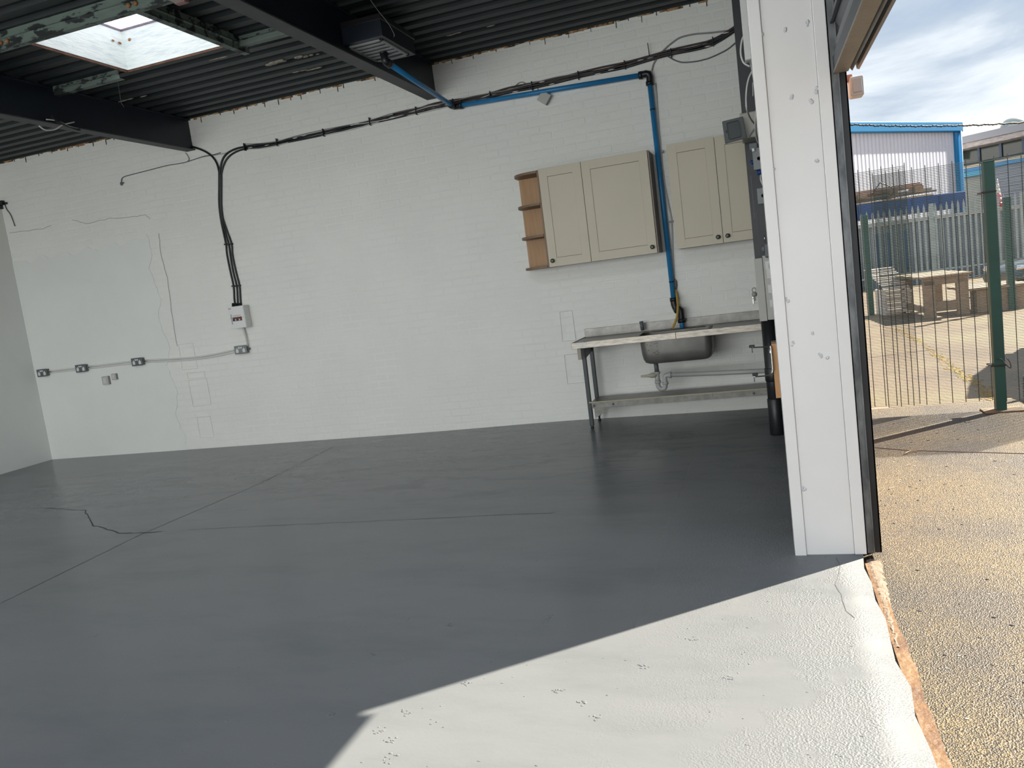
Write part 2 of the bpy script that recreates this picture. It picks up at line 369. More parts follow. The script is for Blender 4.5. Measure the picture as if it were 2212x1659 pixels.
# ragged unpainted mortar where the wall meets the deck
mb = MB(); x = XL+.1
while x < XW-.05:
    w = R.uniform(.03, .09)
    dens = 1 if (-5.95 < x < -5.1 or -3.9 < x < -3.1 or -2.9 < x < -1.2 or -7.9 < x < -6.6) else .45
    if R.random() < dens: mb.box(x, x+w, D-.010-R.uniform(0, .006), D+.01, HC-R.uniform(.004, .020), HC+.03, .003)
    x += w*.85
part('mortar_bead', mb, orangefoam, wb, kind='stuff')
mb = MB(); x = XL+.2
while x < XW-.1:
    h = R.uniform(.01, .07); mb.box(x, x+R.uniform(.004, .008), D-.007, D, HC-h, HC, 0); x += R.uniform(.07, .25)
part('drip_marks', mb, mat('paint_gap_dark', (.06, .05, .045), .9), wb, kind='stuff')

# ---------------------------------------------------------------- corrugated roof deck with skylight holes
SKX0, SKX1, SKY0, SKY1 = -5.19, -3.99, 4.87, 6.06
skylights = [(SKX0, SKX1, SKY0, SKY1), (-5.2, -4.15, .6, 1.7), (-2.1, -1.05, .6, 1.7), (-8.2, -7.15, .6, 1.7), (-5.2, -4.15, -3.2, -2.1), (-2.1, -1.05, -3.2, -2.1), (-8.2, -7.15, -3.2, -2.1), (-8.2, -7.15, 2.6, 3.7), (-2.1, -1.05, 2.4, 3.5)]  # all but the first are unseen skylights, added to help brighten the room
def deck(mb, x0, x1, y0, y1):
    p = .19; prof = []; y = math.floor(y0/p)*p
    pts = []
    while y < y1+p:
        pts += [(y, HC), (y+.085, HC), (y+.105, HC+.032), (y+.170, HC+.032)]; y += p
    def zat(yy):
        for a, b_ in zip(pts, pts[1:]):
            if a[0] <= yy <= b_[0]: return a[1]+(b_[1]-a[1])*((yy-a[0])/(b_[0]-a[0]+1e-9))
        return HC
    pr = [(y0, zat(y0))]+[q for q in pts if y0 < q[0] < y1]+[(y1, zat(y1))]
    mb.strip(pr, 'x', x0, x1); mb.box(x0, x1, y0, y1, HC+.06, HC+.075)
mb = MB()
ys = sorted({FY0-.2, D+.2, *[s[2] for s in skylights], *[s[3] for s in skylights]})
for a, b_ in zip(ys, ys[1:]):
    hs = sorted([(s[0], s[1]) for s in skylights if s[2] <= a+1e-6 and s[3] >= b_-1e-6]); x = XL-.2
    for h0, h1 in hs:
        deck(mb, x, h0-.02, a, b_); x = h1+.02
    deck(mb, x, .36, a, b_)
ceil_ = struct('ceiling', mb, deckm)
PANE = bpy.data.materials.new('skylight_pane'); PANE.use_nodes = True; t = PANE.node_tree; t.nodes.clear()
o_ = N(t, 'ShaderNodeOutputMaterial'); tr = N(t, 'ShaderNodeBsdfTranslucent', Color=(.86, .9, .97, 1)); df = N(t, 'ShaderNodeBsdfDiffuse', Color=(.7, .72, .78, 1)); mx = N(t, 'ShaderNodeMixShader'); mx.inputs[0].default_value = .25
tc2 = N(t, 'ShaderNodeTexCoord'); nz = N(t, 'ShaderNodeTexNoise', Scale=45., Detail=6.); t.links.new(tc2.outputs['Object'], nz.inputs['Vector'])
rp = ramp(t, nz.outputs[0], [(.38, (.45, .45, .6)), (.48, (.9, .93, 1.0))]); t.links.new(rp.outputs[0], tr.inputs[0])
t.links.new(tr.outputs[0], mx.inputs[1]); t.links.new(df.outputs[0], mx.inputs[2]); t.links.new(mx.outputs[0], o_.inputs[0])
TOP = HC+.35
for i, (x0, x1, y0, y1) in enumerate(skylights):
    w_ = bpy.data.objects.new('window_%d' % (i+1), None); C.objects.link(w_); w_['kind'] = 'structure'; w_.location = ((x0+x1)/2, (y0+y1)/2, HC)
    e = .02
    for nm, bx in [('shaft_side', (x0-e, x0+.004, y0-e, y1+e)), ('shaft_side', (x1-.004, x1+e, y0-e, y1+e)), ('shaft_side', (x0, x1, y0-e, y0+.004)), ('shaft_side', (x0, x1, y1-.004, y1+e))]:
        part(nm, MB().box(*bx, HC+.005, TOP), shaftm, w_)
    part('pane', MB().box(x0-.01, x1+.01, y0-.01, y1+.01, TOP, TOP+.006), PANE, w_)
    part('pane_frame', MB().box(x0, x1, y0, y0+.012, TOP-.015, TOP).box(x0, x1, y1-.012, y1, TOP-.015, TOP).box(x0, x0+.012, y0, y1, TOP-.015, TOP).box(x1-.012, x1, y0, y1, TOP-.015, TOP), mat('purple_brown_trim', (.16, .12, .17), .5), w_)
    part('rusty_edge', MB().box(x0-.018, x0-.001, y0, y1, HC-.014, HC+.02).box(x0, x1, y1+.001, y1+.014, HC-.012, HC+.012), rustd, w_)
    if i: 
        ld = bpy.data.lights.new('skylight_fill_lamp', 'AREA'); ld.shape = 'RECTANGLE'; ld.size = .98; ld.size_y = 1.02; ld.energy = 24; ld.color = (.95, .99, 1)  # fill lamp added in the shaft of each unseen skylight
        lo = bpy.data.objects.new('skylight_fill_lamp', ld); C.objects.link(lo); lo.location = ((x0+x1)/2, (y0+y1)/2, HC+.12)
w1 = bpy.data.objects['window_1']
part('rust_stain', MB().sphere((SKX0+.02, SKY1-.06, HC+.22), .014, (.3, 1.6, .8), 8, 6).sphere((SKX0+.08, SKY1-.004, HC+.25), .014, (1.2, .3, 1), 8, 6).sphere((SKX0+.015, SKY1-.13, HC+.225), .012, (.3, 1.4, .8), 8, 6), rust, w1)
for (a, b_) in [(.62, .0), (.3, .012), (-.1, .0)]:
    pass

# roof beams (I sections running front to back)
def ibeam(x0, x1, name, label, y0=FY0, y1=D):
    t = thing(name, label, 'beam', ((x0+x1)/2, y0, 3.44)); xm = (x0+x1)/2
    part('bottom_flange', MB().box(x0, x1, y0, y1, 3.437, 3.449, .002), flange, t)
    part('web', MB().box(xm-.006, x1-.030, y0, y1, 3.449, 3.765), navy, t)
    part('top_flange', MB().box(x0, x1, y0, y1, 3.765, 3.778, .002), navy, t)
    return t
bA = ibeam(-6.085, -5.965, 'steel_beam', 'navy steel roof beam on the left, ending above the cable junction')
bB = ibeam(-3.085, -2.955, 'steel_beam', 'navy steel roof beam with a vent box on it, above the blue pipe elbow')
# green trimmers round the skylight
def channel_y(x0, x1, y, depth, z0, z1, flip=1):
    # lipped channel running along x with its web facing -y and a swage in the middle
    zm = (z0+z1)/2
    pr = [(y, z0), (y, zm-.012), (y-.008, zm), (y, zm+.012), (y, z1), (y+depth, z1), (y+depth, z1-.004), (y+.004, z1-.004), (y+.004, zm+.01), (y-.004, zm), (y+.004, zm-.01), (y+.004, z0+.004), (y+depth, z0+.004), (y+depth, z0)]
    return MB().prism(pr, 'x', x0, x1)
t = thing('roof_trimmer', 'peeling green steel trimmer along the near side of the skylight', 'roof purlin', (-4.5, 4.8, 3.66))
part('channel', channel_y(-5.965, -3.08, 4.775, .055, 3.66, 3.779), peel, t)
for px in (-5.16, -5.10, -3.98, -3.92): part('bolt', MB().lathe((px, 4.778, 3.70), [(.001, -.022), (.016, -.018), (.017, 0)], 'y', 8), rust, t)
t = thing('roof_trimmer', 'peeling green trimmer ends beside the far corners of the skylight', 'roof purlin', (-4.5, 5.78, 3.66))
part('channel', channel_y(-5.965, -5.215, 5.97, .06, 3.700, 3.779), peel, t); part('channel', channel_y(-3.93, -3.08, 5.94, .06, 3.700, 3.779), peel, t)
t = thing('roof_trimmer', 'peeling green cross trimmer on the right side of the skylight', 'roof purlin', (-4.0, 5.4, 3.66))
mb = MB(); xx = -3.985; z0, z1 = 3.665, 3.779; zm = (z0+z1)/2
mb.prism([(xx, z0), (xx+.055, z0), (xx+.055, zm-.012), (xx+.063, zm), (xx+.055, zm+.012), (xx+.055, z1), (xx, z1), (xx, z1-.005), (xx+.048, z1-.005), (xx+.048, z0+.005), (xx, z0+.005)], 'y', 4.84, 6.068)
part('channel', mb, peel, t)
part('bolt', MB().sphere((-3.99, 6.0, 3.71), .018, (1, .5, 1), 8, 6).sphere((-3.95, 6.03, 3.72), .014, (1, .5, 1), 8, 6), rustd, t)
# plaster clumps stuck to the deck
def clump(pts, rs_, name, label):
    mb = MB()
    for p, r in zip(pts, rs_): mb.sphere((p[0], p[1], HC-.004), r, (1.7, .75, .45), 8, 6)
    return single(name, mb, fabric_grime, label, 'nest')
clump([(-4.169, 6.730, 3.780), (-4.107, 6.712, 3.780), (-4.050, 6.709, 3.780), (-4.022, 6.734, 3.780)], [.03, .038, .036, .022], 'mud_nest', 'larger clump of grey mud stuck to the dark roof deck left of the vent beam')
clump([(-3.852, 6.724, 3.780), (-3.798, 6.755, 3.780), (-3.739, 6.755, 3.780), (-3.681, 6.771, 3.780)], [.03, .02, .016, .012], 'mud_nest', 'smaller clump of grey mud on the roof deck, just left of the vent beam')
mb = MB()
for a in [(-4.123, 7.109, 3.780), (-4.050, 7.117, 3.780), (-3.978, 7.144, 3.780), (-3.912, 7.145, 3.780), (-2.490, 7.115, 3.780), (-2.427, 7.105, 3.780), (-2.115, 7.132, 3.780), (-5.908, 6.751, 3.780), (-5.818, 6.747, 3.780), (-5.661, 6.764, 3.780), (-4.448, 6.291, 3.780), (-4.364, 6.297, 3.780)]:
    mb.sphere((a[0], a[1], HC-.001), R.uniform(.018, .03), (2.2, .4, .25), 8, 5)
part('plaster_smear', mb, fabric_grime, ceil_, kind='stuff')
# vent unit on the second beam
t = thing('vent_unit', 'black ducted vent box with a slotted white grille on the roof beam', 'vent', (-2.85, 6.2, 3.5))
part('housing', MB().box(-3.0, -2.64, 5.93, 6.56, 3.505, 3.67, .004), navy, t)
part('rim', MB().box(-2.99, -2.632, 5.925, 6.568, 3.63, 3.675, .004), blackmt, t)
gm = mat('grille_white', (.30, .31, .32), .45)
mb = MB(); gx0, gx1, gy0, gy1, gz = -2.985, -2.675, 5.985, 6.505, 3.50
mb.box(gx0, gx1, gy0, gy0+.03, gz-.006, gz+.006, .002).box(gx0, gx1, gy1-.03, gy1, gz-.006, gz+.006, .002).box(gx0, gx0+.025, gy0, gy1, gz-.006, gz+.006, .002).box(gx1-.025, gx1, gy0, gy1, gz-.006, gz+.006, .002)
part('grille_frame', mb, gm, t)
for k in range(5):
    y = gy0+.075+k*.078; part('slat', MB().box(gx0+.02, gx1-.02, y, y+.036, gz-.005, gz+.005, .002), gm, t)
# fluorescent batten fragment and hanging wires
t = thing('batten_light', 'pale fluorescent batten at the top edge above the skylight trimmer', 'lamp', (-3.4, 4.6, 3.6))
part('body', MB().box(-3.56, -3.48, 3.2, 4.74, 3.60, 3.66, .012), mat('pinkish_diffuser', (.42, .36, .34), .4), t)
part('end_cap', MB().box(-3.565, -3.475, 4.70, 4.755, 3.595, 3.665, .01), mat('pink_cap', (.30, .15, .14), .5), t)
def hangwire(label, pts, r=.0016, m=None, name='loose_wire'):
    return single(name, MB().tube(pts, r, 5, 5), m or greyc, label, 'wire')
hangwire('thin wire hanging from the deck just below the skylight corner', [(-5.374, 6.123, 3.770), (-5.621, 6.400, 3.740), (-5.621, 6.400, 3.646), (-5.599, 6.400, 3.599)])
hangwire('thin wire hanging on the right of the vent beam near the top edge', [(-2.682, 5.892, 3.770), (-2.630, 5.900, 3.675), (-2.588, 5.950, 3.593), (-2.572, 6.000, 3.519), (-2.579, 6.000, 3.500)], .002)
t = thing('looped_flex', 'pale flex looped and tied on the flange of the left roof beam', 'cable', (-5.955, 5.964, 3.443))
part('flex', MB().tube([(-5.955, 5.819, 3.461), (-5.955, 5.910, 3.467), (-5.955, 5.983, 3.458), (-5.955, 6.055, 3.436), (-5.955, 6.159, 3.430)], .006, 6, 4).tube([(-5.955, 5.726, 3.390), (-5.955, 5.787, 3.363), (-5.955, 5.890, 3.382), (-5.955, 5.989, 3.438), (-5.955, 6.130, 3.485)], .006, 6, 4), whitec, t)
part('tie', MB().tube([(-5.955, 5.879, 3.507), (-5.955, 5.929, 3.462), (-5.955, 6.064, 3.429), (-5.955, 6.177, 3.416)], .009, 6, 4, rs=[.004, .014, .008, .014]), black, t)
OCA = (.70, 12.13, 3.20); OCB = (4.6, 13.35, 2.76)
PALA = math.radians(18.2)

# ---------------------------------------------------------------- white column at the door jamb
t = thing('door_column', 'broad white painted column beside the open doorway', 'column', (.2, 3.99, 0))
part('casing', MB().box(.0906, .3034, 3.886, 4.13, -.03, 3.3, .002), colpaint, t)
part('edge_board', MB().box(.038, .090, 3.876, 4.13, -.005, 3.3, .003), colpaint, t)
part('edge_board', MB().box(.304, .356, 3.876, 4.13, .0, 3.3, .003), colpaint, t)
fill = mat('filler_patch', (.56, .57, .60), .6, var=.15, vscale=60, bump=.8, bscale=120)
mb = MB()
for (x, y, z) in [(0.182, 3.878, 2.409), (0.280, 3.878, 2.419), (0.084, 3.874, 2.411), (0.188, 3.878, 2.124), (0.293, 3.878, 2.132), (0.274, 3.878, 2.090), (0.081, 3.874, 2.095), (0.089, 3.874, 1.833), (0.278, 3.878, 1.832), (0.107, 3.878, 1.023), (0.252, 3.878, 0.938), (0.195, 3.878, 1.060), (0.100, 3.878, 1.229), (0.102, 3.878, 0.329), (0.221, 3.878, 0.958)]:
    for k in range(3): mb.sphere((x+R.uniform(-.007, .007), y+.007, z+R.uniform(-.009, .009)), R.uniform(.005, .009), (1, .28, 1.1), 7, 5)
part('filler_patch', mb, fill, t, kind='stuff')

# guide rail and roller shutter: the door in the right wall
dr = bpy.data.objects.new('door_1', None); C.objects.link(dr); dr['kind'] = 'structure'; dr.location = (.39, 3.9, 0)
worn = mat('worn_galvanised', (.085, .09, .095), .38, metal=.5, col2=(.20, .205, .21), vscale=5, stretch=(3, 3, 1.2))
part('guide_rail', MB().box(.358, .390, 3.895, 3.91, 0, 3.2).box(.358, .362, 3.895, 4.02, 0, 3.2), worn, dr)
part('guide_lip', MB().box(.388, .393, 3.884, 3.91, 0, 3.2, .001), worn, dr)
part('guide_rail', MB().box(.393, .424, 3.899, 3.93, 0, 3.2).box(.418, .424, 3.899, 4.0, 0, 3.2), blackmt, dr)
barm = mat('dusty_shutter_bar', (.20, .17, .135), .5, col2=(.25, .215, .175), vscale=4, bump=.5, bscale=25)
part('bottom_bar', MB().box(.369, .432, -2.2, 3.893, 2.188, 2.2, .003), barm, dr)
part('bottom_bar', MB().prism([(.436, 2.20), (.446, 2.185), (.452, 2.20), (.457, 2.23), (.464, 2.19), (.474, 2.186), (.478, 2.20), (.470, 2.24), (.470, 2.30), (.436, 2.30)], 'y', -2.2, 3.885), mat('shutter_lip', (.20, .185, .165), .45, metal=.3), dr)
mb = MB()
mb.strip([(.392+.012*math.sin(k*.75), 2.2+k*.016) for k in range(60)], 'y', -2.2, 3.895)
part('curtain', mb, mat('shutter_curtain', (.13, .14, .15), .45, metal=.3), dr)
part('head_angle', MB().box(.372, .376, -2.2, 3.893, 2.2, 2.26).box(.372, .385, -2.2, 3.893, 2.4, 2.41), mat('head_dark', (.05, .055, .065), .5), dr)
part('rust_tip', MB().sphere((0.376, 3.880, 2.198), .006, (.8, .8, 1.6), 8, 6), rust, dr)
struct('trim_1', MB().box(.36, .424, -2.3, 4.3, 2.95, 3.9).box(.36, .424, 4.02, 8.4, -.2, 3.9), mat('outer_brick', (.32, .18, .12), .8, var=.2, vscale=6))
t = thing('security_light', 'small white floodlight on the outer wall under the raised shutter', 'lamp', (0.513, 4.350, 2.201))
c0 = (0.509, 4.350, 2.195)
part('body', MB().box(c0[0]-.03, c0[0]+.032, 4.30, 4.40, c0[2]-.048, c0[2]+.043, .008), mat('lamp_body_white', (.36, .39, .42), .4), t)
part('lens', MB().box(c0[0]-.018, c0[0]+.022, 4.293, 4.302, c0[2]-.034, c0[2]+.030, .003), mat('lens_cream', (.31, .32, .33), .3), t)
part('bracket', MB().box(c0[0]-.045, c0[0]-.012, 4.33, 4.38, c0[2]+.03, c0[2]+.062, .006), mat('salmon_clay', (.30, .16, .13), .7), t)

# ---------------------------------------------------------------- things on the dark right-hand wall
t = thing('steel_post', 'dark steel post standing in the corner behind the white column', 'column', (.04, 6.85, 0))
slate = mat('slate_grey_steel', (.040, .043, .05), .45, var=.15, vscale=3)
part('shaft', MB().box(-.045, .12, 6.99, 7.12, 1.42, HC, .004), slate, t)
part('shaft', MB().box(-.035, .12, 7.0, 7.12, .0, 1.42, .004), slate, t)
part('scuff', MB().box(-.02, -.016, 6.986, 6.992, 1.75, 2.1).box(-.008, -.006, 6.986, 6.992, 1.45, 1.9).box(.0, .002, 6.986, 6.992, 1.5, 1.8), mat('scratch_pale', (.2, .2, .2), .6), t)
t = thing('soil_pipe', 'black vertical soil pipe with collars rising from the floor beside the sink', 'pipe', (.012, 6.6, 0))
part('pipe', MB().cyl((.012, 6.62, 0), (.012, 6.62, .93), .053, 20), mat('black_soil_pipe', (.016, .017, .019), .38), t)
for z0, z1 in ((.44, .55), (.0, .3)): part('collar', MB().lathe((.012, 6.62, 0), [(.054, z0), (.059, z0+.008), (.059, z1-.008), (.054, z1)], 'z', 20), black, t)
t = thing('hook_box', 'cream boxing on the post with a column of square white stick-on hooks', 'box', (.03, 6.6, .95))
cb = mat('cream_boxing', (.50, .49, .45), .5, var=.04, vscale=4)
part('boxing', MB().box(-.048, .012, 6.55, 6.72, .93, 1.425, .004), cb, t)
part('boxing', MB().box(.014, .12, 6.56, 6.72, .935, 1.44, .004), cb, t)
t2 = [(0.054, 6.540, 1.362), (0.059, 6.540, 1.293), (0.058, 6.540, 1.177), (0.057, 6.540, 1.062)]
hk0 = None
for i, q in enumerate(t2):
    lab = ['white square adhesive hook, topmost on the cream boxing', 'white square adhesive hook, second from the top on the boxing', 'white square adhesive hook, third from the top on the boxing', 'small white adhesive hook, lowest on the cream boxing'][i]
    h = thing('adhesive_hook', lab, 'hook', q, 'white hooks on the cream boxing'); s_ = .036 if i < 3 else .03
    x, z = q[0]+.012, q[2]
    part('plate', MB().box(x-s_, x+s_, 6.552, 6.56, z-s_, z+s_, .004), mat('hook_white', (.66, .66, .64), .35), h)
    part('prong', MB().tube([(x-.008, 6.55, z-.024), (x-.006, 6.546, z+.012), (x+.001, 6.545, z+.022), (x+.008, 6.546, z+.012), (x+.008, 6.55, z-.024)], .0022, 6, 4), steel, h)
t = thing('keys', 'two keys on a ring hanging from a nail on the white wall by the boxing', 'key', (-0.086, 7.802, 1.126))
kx, ky, kz = (-0.084, 7.802, 1.152)
part('ring', MB().tube([(kx+.018*math.sin(a), ky, kz-.02+.022*math.cos(a)) for a in [k*math.pi/6 for k in range(13)]], .002, 5), chrome, t)
part('key', MB().sphere((kx, ky-.003, kz-.06), .024, (1, .15, 1), 10, 6).box(kx-.005, kx+.005, ky-.005, ky-.001, kz-.12, kz-.075, .001), galv, t)
part('key', MB().sphere((kx-.012, ky-.008, kz-.09), .014, (.8, .2, 1), 10, 6).box(kx-.02, kx-.010, ky-.009, ky-.006, kz-.15, kz-.10, .001), mat('bright_key', (.7, .7, .68), .3, metal=.6), t)
# plywood board and chrome rack
pa, pb, pc, pd = (0.024, 5.600, 0.847), (0.091, 5.600, 0.844), (0.031, 5.600, 0.474), (0.076, 5.600, 0.474)
t = thing('wall_rack', 'orange plywood board with a chrome wire rack folded out from it', 'rack', (pa[0], 5.6, pc[2]))
part('board', MB().box(pa[0]-.004, .122, 5.60, 5.625, pc[2], pa[2], .002), ply, t)
part('board_edge', MB().box(pa[0]-.004, .122, 5.60, 5.70, pa[2], pa[2]+.012, .002), oakd, t)
part('bracket', MB().tube([(0.013, 5.580, 0.835), (0.016, 5.580, 0.664)], .0045, 8).box(pa[0]-.014, pa[0]-.005, 5.57, 5.62, pc[2]+.2, pa[2]-.01, .002), chrome, t)
part('arm', MB().tube([(-0.108, 5.500, 0.846), (-0.005, 5.560, 0.834), (0.008, 5.580, 0.816), (0.008, 5.580, 0.782)], .0045, 8, 3), chrome, t)
part('arm', MB().tube([(-0.111, 5.500, 0.649), (-0.013, 5.560, 0.641), (0.009, 5.580, 0.652), (0.012, 5.580, 0.686)], .0045, 8, 3), chrome, t)
for q in ((-0.105, 5.500, 0.855), (-0.100, 5.500, 0.664)): part('arm_tip', MB().box(q[0]-.018, q[0]+.018, 5.48, 5.52, q[2]-.008, q[2]+.008, .004), black, t)
for a_, b_ in (((-0.105, 5.500, 0.846), (-0.105, 5.500, 0.812)), ((-0.108, 5.500, 0.649), (-0.108, 5.500, 0.614))): part('pin', MB().cyl(a_, b_, .004, 8), greyp, t)
# isolator with its open cover
t = thing('isolator_box', 'cream switch box high on the post with its grey cover hinged open', 'switch box', (0.027, 6.750, 2.458))
a_, b_ = (-0.052, 6.750, 2.561), (0.071, 6.750, 2.364)
part('backplate', MB().box(a_[0]-.01, .11, 6.70, 6.98, b_[2], a_[2], .01), mat('cream_abs', (.44, .43, .38), .45), t)
u0, u1, u2, u3 = [Vector(v) for v in ((-0.189, 6.400, 2.478), (-0.038, 6.600, 2.520), (-0.025, 6.600, 2.354), (-0.181, 6.400, 2.309))]
mb = MB(); bk = Vector((.004, .02, 0))
vs_ = [mb.bm.verts.new(v) for v in (u0, u1, u2, u3)]+[mb.bm.verts.new(v+bk) for v in (u0, u1, u2, u3)]
for f in ((0, 1, 2, 3), (7, 6, 5, 4), (0, 4, 5, 1), (1, 5, 6, 2), (2, 6, 7, 3), (3, 7, 4, 0)): mb.bm.faces.new([vs_[i] for i in f])
bmesh.ops.bevel(mb.bm, geom=mb.bm.edges[:], offset=.004, segments=2, affect='EDGES')
part('open_cover', mb, mat('cover_grey', (.40, .42, .43), .45), t)
def lid(u, v, d=-.004): return u0.lerp(u1, u).lerp(u3.lerp(u2, u), v)+Vector((0, d, 0))
mb = MB(); pts = [lid(.22, .14), lid(.72, .14), lid(.78, .2), lid(.78, .82), lid(.72, .88), lid(.26, .88), lid(.2, .82), lid(.2, .2), lid(.22, .14)]
mb.tube(pts, .0022, 5); part('cover_rim', mb, greyd, t)
part('cover_window', MB().quad(lid(.22, .16), lid(.76, .16), lid(.76, .86), lid(.22, .86)), mat('smoked_window', (.30, .33, .34), .5), t)
part('catch', MB().lathe(lid(.10, .48, 0), [(.001, -.009), (.008, -.009), (.010, 0)], 'y', 12), greyd, t)
def jbox(label, a_, b_, y, m=greyp, knock=True):
    t = thing('junction_box', label, 'junction box', (b_[0], y, b_[2]))
    x1 = .13
    part('body', MB().box(a_[0]-.004, a_[0]+.10, y, y+.10, b_[2], a_[2], .008), m, t)
    part('lid', MB().box(a_[0]-.009, a_[0]+.10, y-.012, y, b_[2]-.004, a_[2]+.004, .004), m, t)
    if knock: part('knockout', MB().lathe(((a_[0]+b_[0])/2+.008, y-.012, (a_[2]+b_[2])/2), [(.012, 0), (.014, -.002), (.016, 0)], 'y', 14), greyd, t)
    for zz in (b_[2]-.02, a_[2]+.02):
        part('gland', MB().cyl((a_[0]+.05, y+.04, zz-.018), (a_[0]+.05, y+.04, zz+.018), .014, 10), greyd, t)
    return t
jb = jbox('grey socket box with blue plug hung on the dark post, upper of two', (0.018, 6.500, 2.250), (0.072, 6.500, 2.095), 6.5)
part('plug', MB().cyl((-0.010, 6.520, 2.163), (0.012, 6.520, 2.149), .012, 12, .016), bluec, jb)
part('plug', MB().cyl((0.049, 6.540, 2.096), (0.048, 6.540, 2.054), .022, 12, .018), bluec, jb)
part('latch', MB().box((0.007, 6.480, 2.239)[0], (0.027, 6.480, 2.235)[0], 6.46, 6.5, (0.013, 6.480, 2.227)[2], (0.015, 6.480, 2.251)[2], .003), whitep, jb)
part('hood', MB().box(-.01, .05, 6.5, 6.56, (0.061, 6.500, 2.242)[2], (0.066, 6.500, 2.296)[2], .006), greyd, jb)
jbox('small grey junction box on the dark post, lower of two', (0.026, 6.500, 1.949), (0.077, 6.500, 1.836), 6.5)
t = thing('door_latch', 'grey metal latch casting just above the cream boxing', 'latch', (0.049, 6.500, 1.463))
q = (0.047, 6.500, 1.481)
part('casting', MB().box(q[0]-.012, q[0]+.06, 6.5, 6.58, q[2]-.06, q[2]+.05, .01).sphere((q[0]-.018, 6.52, q[2]+.01), .02, (1, .8, 1.6), 10, 6), greyd, t)
part('bore', MB().lathe((q[0]+.022, 6.499, q[2]-.02), [(.012, 0), (.012, -.002)], 'y', 12), black, t)
part('rod', MB().tube([(0.043, 6.530, 1.596), (0.042, 6.530, 1.546)], .003, 6), chrome, t)
# white trunking and loose cables
tw = [Vector(v) for v in ((0.020, 5.600, 3.075), (0.013, 5.600, 2.703))]
t = thing('cable_trunking', 'white plastic trunking running down beside the white column', 'trunking', tw[1])
x_ = (0.013, 5.600, 2.703)[0]
part('channel', MB().box(x_, x_+.085, 5.6, 5.68, (0.030, 5.600, 2.700)[2], HC-.03, .006), whitep, t)
part('lid', MB().box(x_+.002, x_+.083, 5.592, 5.602, (0.030, 5.600, 2.703)[2], HC-.03, .003), whitep, t)
def cable(label, pts, r, m, sm=5, name='cable', cat='cable'):
    return single(name, MB().tube(pts, r, 8, sm), m, label, cat)
cable('white cable looping left of the trunking and back behind it', [(0.024, 5.700, 2.885), (0.003, 5.700, 2.846), (-0.009, 5.700, 2.775), (0.003, 5.700, 2.713), (0.041, 5.700, 2.679)], .0065, whitec)
cable('white cable bowing down beside the post to the isolator', [(0.062, 5.900, 2.700), (0.027, 5.900, 2.645), (0.004, 5.900, 2.558), (-0.003, 5.900, 2.450), (0.019, 6.200, 2.422), (0.049, 6.400, 2.408)], .0065, whitec)
cable('thick white cable dropping from the trunking behind the column edge', [(0.046, 5.750, 2.736), (0.057, 5.800, 2.664), (0.064, 5.800, 2.542), (0.064, 5.800, 2.436), (0.047, 5.900, 2.357), (0.044, 6.100, 2.299), (0.058, 6.400, 2.278)], .0085, whitec)
cable('thin pale wires crossing the cream isolator plate', [(-0.004, 6.680, 2.368), (0.012, 6.680, 2.393), (0.050, 6.680, 2.436)], .004, greyc)
cable('short white cable between the two grey boxes', [(0.055, 6.520, 2.051), (0.052, 6.500, 2.015), (0.062, 6.500, 1.979), (0.073, 6.520, 1.944)], .006, whitec)
cable('thin white strip hanging on the dark post below the cable loop', [(0.059, 6.900, 2.814), (0.053, 6.900, 2.707)], .004, whitec)

# ---------------------------------------------------------------- cables on the back wall
bund = [(-0.024, 7.802, 3.495), (-0.054, 7.802, 3.469), (-0.243, 7.802, 3.404), (-0.410, 7.802, 3.387), (-0.621, 7.802, 3.385), (-0.835, 7.802, 3.379), (-1.055, 7.802, 3.365), (-1.277, 7.802, 3.359), (-1.504, 7.802, 3.358), (-1.734, 7.802, 3.356), (-1.969, 7.802, 3.354), (-2.209, 7.802, 3.352), (-2.404, 7.802, 3.345), (-2.603, 7.802, 3.342), (-2.803, 7.802, 3.349), (-3.006, 7.802, 3.355), (-3.214, 7.802, 3.348), (-3.479, 7.802, 3.346), (-3.749, 7.802, 3.339), (-3.970, 7.802, 3.332), (-4.307, 7.802, 3.325), (-4.652, 7.802, 3.328), (-4.887, 7.802, 3.325), (-5.124, 7.802, 3.332), (-5.303, 7.802, 3.348)]
def off(P, dz, dy=0, jit=0., ph=0.): return [(x, y+dy, z+dz+jit*math.sin(i*1.7+ph)) for i, (x, y, z) in enumerate(P)]
t = thing('cable_bundle', 'long bundle of dusty black cables clipped across the top of the white wall', 'cable', bund[12])
part('cable', MB().tube(off(bund, .012, 0, .004), .012, 8, 3), black, t)
part('cable', MB().tube(off(bund, -.012, -.004, .005, 1), .011, 8, 3), black, t)
part('cable', MB().tube(off(bund, .03, -.003, .006, 2)[:18], .009, 8, 3), browncable, t, 'brown dusty cable')
part('cable', MB().tube(off(bund, .0, -.016, .006, 3)[:19], .007, 8, 3), browncable, t, 'brown dusty cable')
part('cable', MB().tube(off(bund, -.022, -.008, .008, 4)[11:], .005, 6, 3), whitec, t, 'thin white cable')
part('cable', MB().tube(off(bund, .026, -.01, .010, 5)[8:], .004, 6, 3), greyc, t, 'thin grey cable')
part('cable', MB().tube(off(bund, .0, -.014, .016, .5)[12:20], .0045, 6, 3), whitec, t, 'thin white cable')
tail = [(-5.303, 7.802, 3.348), (-5.425, 7.802, 3.349), (-5.541, 7.802, 3.323), (-5.613, 7.802, 3.275), (-5.660, 7.802, 3.201), (-5.688, 7.802, 3.123)]
part('cable', MB().tube(off(bund[-3:], .012)[:-1]+off(tail, .008), .011, 8, 4), black, t)
